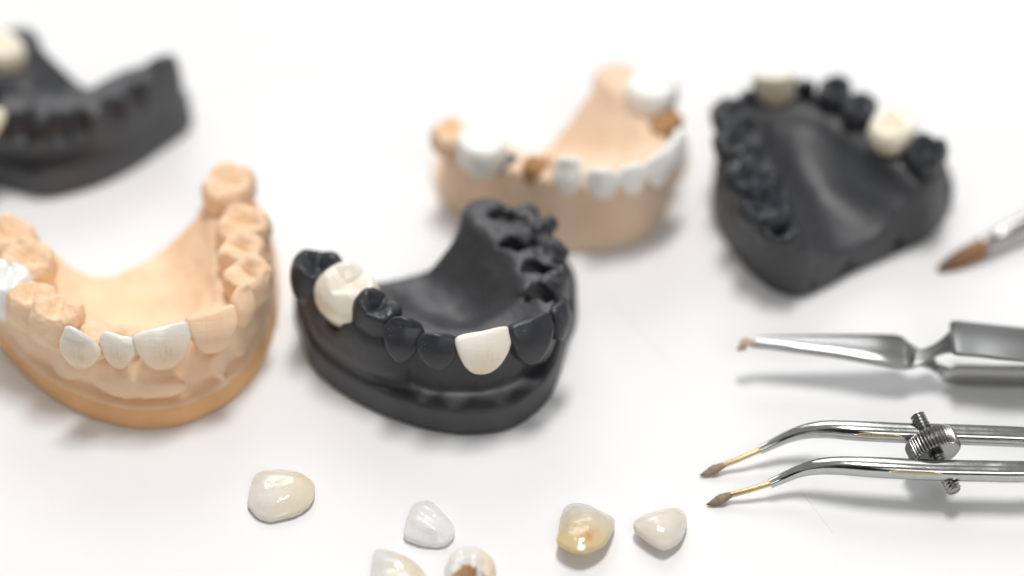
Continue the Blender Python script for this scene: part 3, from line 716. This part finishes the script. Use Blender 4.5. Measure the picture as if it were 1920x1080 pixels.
put_tooth('back', Dm, oD, STUMP, C=(-0.9, 17.8, 18.6), B=(-1.21, 17.53, 13), A=1.7, Bw=2.4, H=5.0, seed=43, cusps=1, neckw=1.0, name='metal_stump', part_label='small dark grey stump')
put_tooth('back', Dm, oD, BROWN, C=(29.55, 28.17, 19.6), B=(35.14, 32.36, 14), A=2.4, Bw=3.4, H=5.0, seed=44, cusps=1, part_label='orange brown stone stump')
def dcrown(label, **k): return put_tooth('front', None, None, OPAQUE_WHITE, 'incisor_crown', label, 'dental crown', GC, **k)
dcrown('chalky white rounded crown nearest the tan stump on the back peach model', L=(7.54, 11.45, 19.4), R=(13.29, 11.19, 19.6), N=(10.62, 11.8, 12.6), tip=2.4, th=5)
dcrown('second chalky white crown from the tan stump on the back peach model', L=(13.63, 8.85, 19.4), R=(19.55, 8.59, 19.6), N=(17.11, 10.82, 12.6), tip=1.6, th=4.4)
dcrown('third chalky white crown from the tan stump on the back peach model', L=(19.67, 9.17, 19.4), R=(25.08, 11.19, 19.6), N=(22.75, 11.96, 12.6), tip=1.4, th=4.4)
dcrown('fourth chalky white crown from the tan stump on the back peach model', L=(25.08, 11.19, 19.6), R=(29.73, 15.27, 20), N=(28, 15.07, 12.6), tip=1.4, th=4.6)
dcrown('chalky white crown at the right bend of the back peach model', L=(29.71, 14.94, 20), R=(32.46, 22.11, 20.4), N=(31.69, 20.53, 13), tip=0.8, th=5.2)
put_tooth('back', None, None, OPAQUE_WHITE, 'molar_crown', 'large blurred white molar crown at the left end of the back peach model', 'dental crown', GC,
          C=(-5.79, 17.59, 22), B=(-7.09, 19.55, 14), A=4.3, Bw=4.8, H=7.6, cusps=4, seed=45, cd=0.6)
put_tooth('back', None, None, OPAQUE_WHITE, 'molar_crown', 'large white molar crown on the raised right rear end of the back peach model', 'dental crown', GC,
          C=(26.81, 33.88, 23.4), B=(34.92, 47.53, 14), A=5.0, Bw=4.8, H=7.4, cusps=4, seed=46, cd=0.6)

# ------------------------------------------------------------------ charcoal model at the right, seen from behind
oE = (61.17, 22.58, 0)
Em = empty('dental_model', oE, 'charcoal grey dental model at the right, seen from its open flat back', 'dental model', GM)
tE = [(45.86, 8.39, 20), (46.69, 0.08, 20), (43.72, 19.95, 20), (62.83, 37.26, 20), (67.12, 31.96, 20), (78.08, 17.44, 20)]
cast_body(Em, oE,
    [(39.29, 24.26, 0), (39.81, 19.25, 0), (41.49, 13.51, 0), (44.96, 5.02, 0), (48.88, -0.31, 0), (52.49, -2.48, 0), (56.37, -1.4, 0), (64.27, 4.55, 0), (73.55, 10.6, 0), (78.96, 14, 0), (83.55, 20.91, 0), (85.69, 27.64, 0), (83.05, 39.76, 0), (75.45, 47.79, 0), (65.21, 53.26, 0), (55.5, 54.18, 0), (46.41, 48.7, 0), (41.3, 36.25, 0)],
    [((50.35, -4.57, 15), 12.5, 4.4), ((49.61, -3.33, 16), 13.5, 4.6), ((47.64, 0.57, 18), 16, 5), ((45.53, 9.69, 19), 16.8, 5.2), ((43.78, 20.29, 19.5), 17, 5), ((44.15, 30.22, 20), 17.5, 4.6), ((47.84, 34.42, 20), 17.5, 4.2), ((53.61, 35.84, 20), 17.5, 4.2), ((59.73, 35.13, 20), 17.5, 4.2),
     ((65.91, 30.22, 20), 17, 4.8), ((71.76, 23.34, 20), 17, 5.2), ((77.41, 17.6, 19), 16.4, 5.2), ((79.85, 13.13, 17), 14, 4.8), ((79.9, 11.16, 16), 12.5, 4.6)],
    DARK, tE, hb=5.0, pal_amp=0.2,  pd=11.5, pl=14, ins=0.3, vault_blur=3.2, st=0.6, palate_lift=3.0, slope=0.12,
    subs=[((65.98, 36.88, 19), (1.6, 1.4, 3), 0.8), ((69.54, 29.86, 19), (1.4, 1.4, 3), 0.8), ((54.13, 0.12, 2.5), (2.2, 2.0, 1.6), 0.7), ((60.21, 3.86, 2), (7, 1.2, 1.6), 0.7), ((71.02, 10.79, 2.2), (7, 1.4, 1.6), 0.7), ((40.73, 22.92, 14), (2, 2.5, 3), 1)],
    adds=[((79.26, 14.98, 6), (3.2, 2.6, 2.4), 1.0), ((79.78, 13.63, 9), (2.2, 2.0, 2.0), 1.0)],
    rough_amp=0.7, rough_at=[((46.19, 11, 18), 8), ((47.58, 2.63, 17), 8), ((44.54, 22.64, 18), 6)])
for c, b, a, w, h, cu, sd in (((44.65, 9.68, 20.5), (38.28, 16.22, 14), 5.2, 5.2, 6.5, 5, 51), ((46.66, 2.62, 19), (40.59, 5.65, 14), 5.0, 5.0, 6, 4, 52), ((49.05, -1.46, 16.5), (43.24, -0.54, 12), 3.6, 4.2, 4.5, 4, 57),
                              ((42.79, 19.95, 20.5), (37.98, 28.03, 14), 4.2, 4.8, 6.5, 2, 53), ((42.31, 28.14, 21), (38.72, 40.3, 14), 4.0, 4.6, 6.5, 2, 58),
                              ((62.21, 34.79, 22), (67.24, 53.05, 14), 3.2, 4.0, 7, 2, 54), ((66.46, 29.88, 21.5), (74.08, 47.53, 14), 3.2, 4.2, 6.5, 2, 55), ((77.71, 16.93, 21), (86.47, 29.76, 14), 3.8, 4.2, 6, 4, 56)):
    put_tooth('back', Em, oE, DARK_TOOTH, C=c, B=b, A=a, Bw=w, H=h, cusps=cu, seed=sd, amp=0.2, cd=1.7)
put_tooth('front', Em, oE, DARK_TOOTH, L=(58.62, 35.85, 22), R=(54.74, 36.21, 22), N=(57.66, 41.05, 15), th=4.4)
put_tooth('front', Em, oE, DARK_TOOTH, L=(46.43, 34.79, 21.5), R=(43.42, 32.32, 21), N=(45.27, 36.07, 15), th=4.4)
put_tooth('front', None, None, IVORY, 'incisor_crown', 'ivory front crown at the far end of the right charcoal model', 'dental crown', GC,
          L=(46.06, 32.67, 25), R=(54.42, 32.67, 25), N=(51.23, 34, 16.5), th=4.0, bulge=0.4)
put_tooth('back', None, None, IVORY, 'molar_crown', 'ivory molar crown on the right ridge of the right charcoal model', 'dental crown', GC,
          C=(71.57, 21.62, 23), B=(80.81, 42.09, 14), A=4.3, Bw=4.6, H=6.6, cusps=4, seed=59, cd=0.9, neckw=0.62)

# ------------------------------------------------------------------ loose crowns on the table
def shell(name, outline, mat, label, h=3.0, rim=0.3, th=0.9, tilt=(0, 0), edge=0.55, ridge=0.0, st=0.22, flat=0.0, ys=1.0, inner=None, seed=0, part=None, dome=2.0, ridgedir=0.0):
    """a thin domed shell with a hollow underside, standing on part of its rim."""
    out = spline([p[:2] for p in outline], 8, True)
    c = out.mean(0); out = (out - c)*np.array([1.0, ys])
    lo = [out[:, 0].min()-1.5, out[:, 1].min()-1.5, -1.5]; hi = [out[:, 0].max()+1.5, out[:, 1].max()+1.5, h+3]
    X, Y, Z = grid(lo, hi, st)
    O = poly_sdf(X[:, :, 0], Y[:, :, 0], out)
    Ob = np.clip(-O, 0, None); nb = max(int(1.0/st), 1)
    for _ in range(3):
        for ax_ in (0, 1):
            pz = np.pad(Ob, [(nb, nb) if a_ == ax_ else (0, 0) for a_ in (0, 1)])
            Ob = sum((pz[k_:k_+O.shape[0], :] if ax_ == 0 else pz[:, k_:k_+O.shape[1]]) for k_ in range(2*nb+1))/(2*nb+1)
    R = Ob.max()
    d = np.clip(Ob/R, 0, 1)
    dm = h*(1-(1-d)**dome)
    cr, sr = math.cos(ridgedir), math.sin(ridgedir)
    dm = dm + ridge*np.cos((X[:, :, 0]*cr + Y[:, :, 0]*sr)*1.9 + seed)*sstep(d*2)
    top = dm[:, :, None] + edge
    bot = np.clip(h*(1-(1-np.clip((d-0.16)/0.84, 0, 1))**dome), 0, None)[:, :, None] - (th-edge)*sstep(d*3)[:, :, None]
    F = smax(O[:, :, None] + 0.25*np.clip(Z-edge, 0, 9)*0, Z-top, 0.35)
    F = smax(F, bot*(1-flat) - 10*flat - Z, 0.25)
    F = np.maximum(F, -Z)
    V, Q = surface_nets(F, lo, st)
    V = relax(V, Q, 1)
    V = V + vnormals(V, Q)*(0.06*fbm(V, 0.6, 3, seed))[:, None]
    Rm = Matrix.Rotation(math.radians(tilt[0]), 4, 'X') @ Matrix.Rotation(math.radians(tilt[1]), 4, 'Y')
    W = V @ np.array(Rm.to_3x3()).T
    M = Rm.copy(); M.translation = Vector((c[0], c[1], rim - W[:, 2].min()))
    o = add_mesh(name, V, Q, mat, None, M)
    tag(o, label, 'dental crown', GV)
    return o

shell('loose_crown', [(-43.71, -51.18, 1), (-40.98, -50.48, 1), (-38.4, -50.59, 1), (-35.76, -51.51, 1), (-33.84, -53.52, 1), (-33.57, -55.88, 1), (-34.29, -58.58, 1), (-36.43, -60.79, 1), (-38.65, -61.64, 1), (-40.87, -62.31, 1), (-42.97, -61.25, 1), (-44.71, -58.58, 1), (-44.74, -56.24, 1), (-44.43, -53.7, 1)],
      VEN_CREAM, 'largest loose cream crown, lying alone in front of the two near models', h=2.1, tilt=(5, 0), th=0.9, dome=2.6, ys=0.94)
shell('loose_crown', [(-14.75, -58.08, 1), (-13.21, -58.65, 1), (-11.12, -61.43, 1), (-9.69, -63.72, 1), (-9.78, -65.65, 1), (-10.76, -67.21, 1), (-11.99, -67.8, 1), (-14.75, -67.59, 1), (-17.02, -66.69, 1), (-18.06, -65.72, 1), (-17.89, -63.19, 1), (-17.22, -60.36, 1), (-16.26, -58.58, 1)],
      VEN_CLEAR, 'clear whitish ribbed veneer lying face up above the two crowns at the bottom edge', h=1.7, tilt=(5, 0), ridge=0.16, seed=2, ridgedir=0.9)
shell('loose_crown', [(-22.66, -69.53, 1), (-20.92, -69.53, 1), (-17.89, -70.83, 1), (-15.35, -72.88, 1), (-14.05, -75.25, 1), (-14.23, -77.76, 1), (-16.63, -79.26, 1), (-20.06, -79.26, 1), (-22.82, -77.59, 1), (-23.19, -73.56, 1)],
      VEN_STRIPE, 'striped cream veneer with a clear left end, cut by the bottom edge', h=2.1, tilt=(4, 0), ridge=0.14, seed=4, ridgedir=1.5)
shell('loose_crown', [(11.33, -59.3, 2), (13.19, -59.94, 2), (15.03, -61.33, 2), (17.15, -62.9, 2), (16.93, -65.12, 2), (15.87, -67.69, 2), (14.81, -69.23, 2), (12.94, -70.45, 2), (11.09, -70.91, 2), (9.27, -70.3, 2), (7.45, -68.72, 2), (7.67, -66.41, 2), (8.09, -62.77, 2), (8.88, -60.41, 2), (10.02, -59.49, 2)],
      VEN_STAIN, 'loose veneer with an orange stain and a greyish clear edge', h=2.0, tilt=(-12, 2), ridge=0.05, seed=5, ys=1.25)
shell('loose_crown', [(20.17, -64.37, 1.5), (21.53, -62.8, 1.5), (24.41, -60.97, 1.5), (27.3, -59.38, 1.5), (28.95, -60.18, 1.5), (29.36, -62.28, 1.5), (28.87, -65.14, 1.5), (27.81, -67.72, 1.5), (25.87, -69.64, 1.5), (24.57, -69.89, 1.5), (22.78, -68.75, 1.5), (21.36, -67.21, 1.5), (20.39, -65.92, 1.5)],
      VEN_IVORY, 'small ivory three cornered crown lying just left of the diamond tips', h=2.4, tilt=(-6, 8), seed=6, dome=2.2)

# the broken hollow molar crown: open side up and towards the viewer
def broken_crown():
    out = spline([p[:2] for p in [(-9.17, -71.45, 2), (-6.7, -70.7, 2), (-4.71, -71.45, 2), (-2.97, -73.32, 2), (-2.59, -75.86, 2), (-3.18, -78.53, 2), (-5.36, -80.52, 2), (-8.29, -80.52, 2), (-10.52, -78.53, 2), (-11.06, -75.86, 2), (-10.5, -73.15, 2)]], 8, True)
    c = out.mean(0); out = out - c; st = 0.2
    lo = [out[:, 0].min()-1, out[:, 1].min()-1, -0.6]; hi = [out[:, 0].max()+1, out[:, 1].max()+1, 6.5]
    X, Y, Z = grid(lo, hi, st)
    O = poly_sdf(X[:, :, 0], Y[:, :, 0], out)[:, :, None]
    bulge = 0.9*(np.clip(np.abs(Z-2.4)/2.4, 0, 1.2))**2
    dome = 5.4 - 0.05*(X*X) - 0.05*(Y-1.0)**2 + 0.25*np.sin(X*1.7+0.5) + 0.2*np.sin(Y*2.1)
    body = smax(smax(O+bulge, Z-dome, 1.2), -Z, 0.8)
    jag = 0.35*np.sin(X*2.6+0.8) + 0.25*np.sin(X*5.3+Y*2.0)
    cav = (np.sqrt(((X+0.2)/3.0)**2 + ((Y+3.4+jag)/3.3)**2 + ((Z-3.2)/2.7)**2) - 1)*2.6
    F = smax(body, -cav, 0.25)
    V, Q = surface_nets(F, lo, st); V = relax(V, Q, 1)
    V = V + vnormals(V, Q)*(0.10*fbm(V, 0.8, 3, 8))[:, None]
    root = empty('loose_crown', (c[0], c[1], 0), 'broken hollow crown with a brown inside, cut by the bottom edge', 'dental crown', GV)
    cen = V[Q].mean(1); N = vnormals(V, Q); fn = N[Q].mean(1)
    jg = 0.35*np.sin(cen[:, 0]*2.6+0.8) + 0.25*np.sin(cen[:, 0]*5.3+cen[:, 1]*2.0)
    ec = (np.sqrt(((cen[:, 0]+0.2)/3.0)**2 + ((cen[:, 1]+3.4+jg)/3.3)**2 + ((cen[:, 2]-3.2)/2.7)**2) - 1)*2.6
    inn = (ec < 0.2) & (poly_sdf(cen[:, 0], cen[:, 1], out) + 0.9*np.clip(np.abs(cen[:, 2]-2.4)/2.4, 0, 1.2)**2 < -0.35)
    def piece(nm, keep, mat):
        q = Q[keep]; u, inv = np.unique(q, return_inverse=True)
        return add_mesh(nm, V[u], inv.reshape(q.shape), mat, root, normals=N[u])
    piece('shell_wall', ~inn, SHELL_OUT); piece('hollow_lining', inn, SHELL_IN)
    # the chip of ceramic standing across the hollow
    Vc, Fc = sweep([(1.7, -3.2, 0.6), (1.7, -2.5, 2.6), (1.5, -1.4, 4.2), (1.3, -0.5, 5.1)], [(1.0, 0.8), (0.9, 0.7), (0.55, 0.45), (0.12, 0.12)], 14)
    ch = add_mesh('chipped_cusp', Vc, Fc, SHELL_OUT, root); fix_normals(ch)
broken_crown()

# ------------------------------------------------------------------ tweezers with two diamond tips and a knurled screw
TW = (55.24, -48.7, 0)
tw = empty('screw_tweezers', TW, 'polished steel tweezers with a knurled screw nut and two gritty diamond tips', 'tweezers')
def local(pts): return [tuple(Vector(p)-Vector(TW)) for p in pts]
def screw_arm(tube, shank, tip):
    path, size = densify(local([p for p, a, b in tube]), [(a, b) for p, a, b in tube], 8)
    n = len(path); V, F = sweep(path, size, 24, 2.6)
    arm = add_mesh('arm', V, F, CHROME, tw); auto_smooth(arm, 40)
    V, F = sweep(local(shank), [(0.5, 0.5)]*len(shank), 16); s = add_mesh('brass_shank', V, F, BRASS, arm); auto_smooth(s, 40)
    pp, ss = densify(local([p for p, r in tip]), [(r, r*0.8) for p, r in tip], 5)
    V, F = sweep(pp, ss, 20); V = np.array(V); 
    t = add_mesh('diamond_tip', V + 0.05*np.random.default_rng(3).normal(size=V.shape), F, GRIT, arm); fix_normals(t)
screw_arm([((42.59, -47.47, 3.4), .72, .72), ((44.54, -46.77, 4), .80, .80), ((47.29, -45.96, 5), .95, .95), ((50.43, -45.76, 6.2), 1.2, 1.2), ((53.97, -46.29, 7.2), 1.45, 1.4), ((59.33, -47.12, 7.6), 1.7, 1.5), ((67.48, -47.65, 7.6), 1.75, 1.5), ((76.55, -48.04, 7.6), 1.8, 1.5), ((88.35, -48.5, 7.4), 1.8, 1.5), ((108.6, -48.61, 6), 2.0, 1.4), ((133.51, -49.15, 4), 2.4, 1.0)],
          [(36.42, -49.29, 1.6), (38.99, -48.67, 2.4), (42.97, -47.31, 3.5)],
          [((32.36, -50.66, 0.5), .05), ((33.2, -50.37, 0.6), .45), ((34.5, -49.89, 0.9), .85), ((35.6, -49.51, 1.3), .70), ((36.7, -49.27, 1.7), .42)])
screw_arm([((43.81, -55.49, 3.2), .76, .76), ((45.82, -54.82, 3.8), .85, .85), ((48.86, -54.24, 5), 1.0, 1.0), ((51.82, -54.44, 6.2), 1.3, 1.25), ((55.4, -55.01, 7), 1.5, 1.4), ((61.13, -55.81, 7.4), 1.75, 1.5), ((70.01, -56.55, 7.5), 1.8, 1.5), ((78.95, -56.81, 7.5), 1.85, 1.5), ((87.03, -56.84, 7.4), 1.85, 1.5), ((107.38, -54.88, 6), 2.0, 1.4), ((133.01, -51.25, 4), 2.4, 1.0)],
          [(37.22, -56.57, 1.6), (39.83, -56.25, 2.3), (44.18, -55.34, 3.3)],
          [((33.04, -57.77, 0.5), .05), ((33.96, -57.49, 0.6), .50), ((35.33, -57.02, 0.9), .92), ((36.42, -56.65, 1.3), .74), ((37.49, -56.54, 1.7), .42)])
def reflection_strip(arm, p0, p1, name='gold_reflection_strip'):  # ridged strip added to stand for a gold reflection on the arm
    a0, a1 = Vector(p0)-Vector(TW), Vector(p1)-Vector(TW); n = 120
    pts = [a0.lerp(a1, i/n) for i in range(n+1)]
    sz = [(0.16+0.05*(i % 4 < 2), (0.34+0.05*(i % 4 < 2))*min(1, 0.2+i/30, 0.2+(n-i)/30)) for i in range(n+1)]
    V, F = sweep(pts, sz, 14); o = add_mesh(name, V, F, GOLD_REFL, arm); auto_smooth(o, 40)
arms = [o for o in tw.children if o.name.startswith('arm')]
reflection_strip(arms[0], Vector((58.41, -47.28, 7.5))+Vector((0, -1.40, .75)), Vector((66.37, -47.78, 7.6))+Vector((0, -1.45, .75)))
reflection_strip(arms[1], Vector((63.33, -56.19, 7.4))+Vector((0, -1.45, .78)), Vector((72.22, -56.81, 7.5))+Vector((0, -1.50, .78)))
ax0, ax1 = Vector((69.38, -45.38, 9.6)) - Vector(TW), Vector((74.37, -59.45, 5.2)) - Vector(TW)
d = (ax1-ax0); Lr = d.length
n = 150
pts = [ax0 + d*(i/n) for i in range(n+1)]
rad = [1.18 + 0.16*math.sin(2*math.pi*i*Lr/n/0.62) for i in range(n+1)]
rad[0] = 0.95; rad[-1] = 0.9
V, F = sweep(pts, [(r, r) for r in rad], 20)
rod = add_mesh('threaded_rod', V, F, DULL, tw); auto_smooth(rod, 60)
def nut(c, axis, R, T):
    axis = axis.normalized(); a = axis.orthogonal().normalized(); b = axis.cross(a); nseg = 44*8
    V = []; F = []
    prof = [(-T/2, 0.82), (-T/2, 0.9), (-T/2+0.2, 0.97), (-T/2+0.45, 1.0), (T/2-0.45, 1.0), (T/2-0.2, 0.97), (T/2, 0.9), (T/2, 0.82)]
    for z, f in prof:
        for k in range(nseg):
            th = 2*math.pi*k/nseg
            kn = (0.5+0.5*math.cos(44*th))**0.7
            r = R*f - (0.42*(1-kn) if f > 0.93 else 0)
            V.append(tuple(c + axis*z + a*(r*math.cos(th)) + b*(r*math.sin(th))))
    for i in range(len(prof)-1):
        for k in range(nseg): F.append((i*nseg+k, i*nseg+(k+1) % nseg, (i+1)*nseg+(k+1) % nseg, (i+1)*nseg+k))
    F.append(tuple(range(nseg))); F.append(tuple((len(prof)-1)*nseg+k for k in range(nseg)))
    return np.array(V), F
V, F = nut(ax0 + d*0.42, d, 4.5, 3.8)
nt_ = add_mesh('knurled_nut', V, F, DULL, tw); auto_smooth(nt_, 45)

# ------------------------------------------------------------------ cross-action tweezers behind them
XT = (73.22, -22.48, 0)
xt = empty('cross_tweezers', XT, 'brushed steel cross-action tweezers with a small hooked tip', 'tweezers')
def strip(name, sect, mat, th=0.9):
    """flat springy strip: sect = list of (far edge point, near edge point)."""
    A = spline([tuple(f)+tuple(n_) for f, n_ in sect], 6)
    V = []; F = []; nw = 9
    for r in A:
        f = Vector(r[:3])-Vector(XT); n_ = Vector(r[3:])-Vector(XT)
        wdt = (n_-f).length; side = (n_-f).normalized()
        up = Vector((1, 0, 0)).cross(side); up = up if up.z > 0 else -up
        crown = 0.06*wdt
        top = [f.lerp(n_, k/(nw-1)) + up*(th + crown*(1-(2*k/(nw-1)-1)**2) - (0.12 if k in (0, nw-1) else 0)) for k in range(nw)]
        V += top + [n_ + side*0.08 + up*(th-0.25), n_ + side*0.08 + up*0.12, n_, f, f - side*0.08 + up*0.12, f - side*0.08 + up*(th-0.25)]
    m = len(A); q = nw+6
    for i in range(m-1):
        for k in range(q): F.append((i*q+k, i*q+(k+1) % q, (i+1)*q+(k+1) % q, (i+1)*q+k))
    F.append(tuple(range(q))); F.append(tuple((m-1)*q+k for k in range(q)))
    o = add_mesh(name, np.array([tuple(v) for v in V]), F, mat, xt); auto_smooth(o, 30)
    return o
up_jaw = strip('upper_jaw_strip', [((42.22, -23.64, 7.8), (42.12, -24.94, 7.8)), ((45.66, -23.35, 7.8), (45.49, -25.51, 7.8)), ((51.4, -23.1, 7.7), (51.11, -26.4, 7.7)), ((58.57, -22.84, 7.6), (58.08, -27.72, 7.6)), ((64.81, -22.61, 7.4), (64.08, -29.2, 7.4)), ((69.11, -22.21, 6.8), (68.78, -29.8, 6.8)),
       ((70.76, -23.72, 6.6), (70.27, -29.29, 6.6)), ((72.68, -24, 5.2), (72.21, -27.72, 5.2)), ((75.1, -23.7, 3.4), (74.7, -26.85, 3.4)), ((76.64, -25.65, 3.6), (76.74, -26.56, 1.6)), ((78.43, -26.54, 4.4), (78.58, -26.62, 0.5)), ((82.66, -26.77, 4.6), (83.17, -26.86, 0.2)), ((92.16, -26.77, 4.6), (92.68, -27.14, 0.2)), ((122.46, -27.4, 4.4), (123.21, -27.22, 0.4))], STEEL)
low_jaw = strip('lower_jaw_strip', [((42.45, -23.77, 6.9), (42.38, -24.78, 6.9)), ((45.71, -23.48, 6.9), (45.57, -25.21, 6.9)), ((51.44, -23.37, 6.8), (51.19, -26.24, 6.8)), ((58.61, -23.25, 6.7), (58.17, -27.56, 6.7)), ((64.86, -23.09, 6.3), (64.22, -28.81, 6.3)), ((68.93, -22.95, 5.8), (68.74, -29.39, 5.8)),
       ((70.96, -24.46, 5.6), (70.69, -29.02, 5.6)), ((73.19, -25.13, 6.2), (72.76, -28.56, 6.2)), ((75.7, -24.94, 7.8), (75.3, -28.08, 7.8)), ((77.74, -23.26, 8.6), (77.2, -29.27, 9.6)), ((78.68, -20.5, 8.6), (77.82, -31.33, 10.8)), ((83.01, -20.94, 8.6), (81.21, -31.75, 10.8)), ((92.38, -22.16, 8.4), (90.39, -32.93, 10.6)), ((123.67, -21.65, 4.4), (121.59, -30.37, 5.8))], BRUSHED, th=0.9)
V, F = sweep(local([(42.56, -24.91, 8.4), (41.43, -24.93, 8.3), (40.93, -24.57, 7.6), (40.93, -24.21, 6.4)]) and [tuple(Vector(p)-Vector(XT)) for p in [(43.05, -24.79, 8.3), (41.53, -24.79, 8.3), (40.99, -24.8, 7.8), (40.97, -24.73, 6.6)]], [(.75, .35), (.95, .5), (1.0, .6), (.95, .5)], 16, 3.5)
pad = add_mesh('hooked_tip', V, F, PAD, up_jaw); auto_smooth(pad, 40)

# ------------------------------------------------------------------ paint brush
BR = (90.89, 13.03, 0)
br = empty('paint_brush', BR, 'fine brush with pointed brown bristles and a silver ferrule lying at the right edge', 'brush')
b0, b1 = Vector((80.21, 4.45, 0.6)), Vector((89.08, 9.35, 2.2))
ax = (b1-b0).normalized()
end = Vector((98.1, 15.42, 2.4)); axf = (end-b1).normalized()
def brl(p): return tuple(Vector(p)-Vector(BR))
pp, ss = densify([brl(b0), brl(b0.lerp(b1, .12)), brl(b0.lerp(b1, .35)), brl(b0.lerp(b1, .65)), brl(b1), brl(b1+axf*1.5)], [(.08, .08), (.85, .75), (1.45, 1.3), (1.8, 1.65), (1.8, 1.7), (1.7, 1.6)], 6)
V, F = sweep(pp, ss, 40)
V = np.array(V)
o = add_mesh('bristles', V + np.random.default_rng(5).normal(size=V.shape)*0.035, F, BRISTLE, br); fix_normals(o)
fr = [b1 + axf*t for t in (0, 0.3, 3, 3.4, 3.8, 4.2, 10, 18)]
V, F = sweep([brl(p) for p in fr], [(1.95, 1.85), (2.0, 1.9), (2.1, 2.0), (1.95, 1.85), (1.95, 1.85), (2.15, 2.05), (2.4, 2.3), (2.7, 2.6)], 36)
o = add_mesh('ferrule', V, F, FERRULE, br); auto_smooth(o, 40)
hd = [b1 + axf*t for t in (18, 24, 40, 80, 130)]
V, F = sweep([brl(p) for p in hd], [(2.6, 2.5), (3.0, 2.9), (3.2, 3.1), (2.4, 2.4), (0.8, 0.8)], 30)
o = add_mesh('handle', V, F, HANDLE, br); auto_smooth(o, 40)

# ================================================================== light, air, camera
w = bpy.data.worlds.new('World'); scene.world = w; w.use_nodes = True
nt = w.node_tree; bg = nt.nodes['Background']
tc = nt.nodes.new('ShaderNodeTexCoord'); sp = nt.nodes.new('ShaderNodeSeparateXYZ'); nt.links.new(tc.outputs['Generated'], sp.inputs[0])
# a bright white work room with random darker patches added for contrast in the metal and the dark shape of the viewer
wn = nt.nodes.new('ShaderNodeTexNoise'); wn.inputs['Scale'].default_value = 3.2; wn.inputs['Detail'].default_value = 1.5
nt.links.new(tc.outputs['Generated'], wn.inputs['Vector'])
mixv = math_node(nt, 'ADD', math_node(nt, 'MULTIPLY', sp.outputs[2], 0.5), math_node(nt, 'MULTIPLY', sp.outputs[1], 0.12))
mixv = math_node(nt, 'ADD', mixv, math_node(nt, 'MULTIPLY', math_node(nt, 'SUBTRACT', wn.outputs['Fac'], 0.45), 1.6))
rp = ramp(nt, mixv, [(0.0, (0.25, 0.24, 0.23)), (0.12, (0.80, 0.79, 0.78)), (0.4, (1.0, 1.0, 1.0)), (1.0, (1.1, 1.1, 1.1))])
vd = nt.nodes.new('ShaderNodeVectorMath'); vd.operation = 'DOT_PRODUCT'; vd.inputs[1].default_value = (0.05, -0.80, 0.60)
nt.links.new(tc.outputs['Generated'], vd.inputs[0])
vm = nt.nodes.new('ShaderNodeMapRange'); vm.inputs[1].default_value = 0.74; vm.inputs[2].default_value = 0.90; vm.inputs[3].default_value = 1.0; vm.inputs[4].default_value = 0.10
nt.links.new(vd.outputs['Value'], vm.inputs[0])
wc = mixc(nt, 1.0, rp.outputs['Color'], vm.outputs[0], 'MULTIPLY')
nt.links.new(wc, bg.inputs['Color']); bg.inputs['Strength'].default_value = WORLD

def area(name, loc, size, power, col=(1, 1, 1), target=(0, 0, 0), sy=None):
    L = bpy.data.lights.new(name, 'AREA'); L.shape = 'RECTANGLE'; L.size = size; L.size_y = sy or size; L.energy = power; L.color = col
    o = bpy.data.objects.new(name, L); COL.objects.link(o); o.location = loc
    o.rotation_euler = (Vector(target)-Vector(loc)).to_track_quat('-Z', 'Y').to_euler()
    return o
area('ceiling_lamp', (0.03, 0.09, 0.95), 0.15, KEY, (1, 0.985, 0.965), sy=0.30)
area('window_lamp', (-0.35, 2.6, 2.15), 1.9, FILL, (0.985, 0.99, 1.0), sy=1.4)
area('front_fill_lamp', (0.35, -1.0, 0.95), 0.6, FRONT, (1, 0.985, 0.965))  # added fill from behind the viewer, brightens the front faces

cam = bpy.data.cameras.new('camera'); co = bpy.data.objects.new('camera', cam); COL.objects.link(co)
pitch = math.radians(40); DIST = 0.470
co.location = (0, -DIST*math.cos(pitch), DIST*math.sin(pitch)); co.rotation_euler = (math.radians(90)-pitch, 0, 0)
cam.sensor_width = 36; cam.lens = 88.125; cam.clip_start = 0.01; cam.clip_end = 20
cam.dof.use_dof = True; cam.dof.focus_distance = 0.4245; cam.dof.aperture_fstop = FSTOP; cam.dof.aperture_blades = 9
scene.camera = co
scene.view_settings.view_transform = 'Standard'; scene.view_settings.look = 'None'
scene.view_settings.exposure = EXPO; scene.view_settings.gamma = 1
scene.cycles.use_denoising = True
scene.cycles.max_bounces = 10
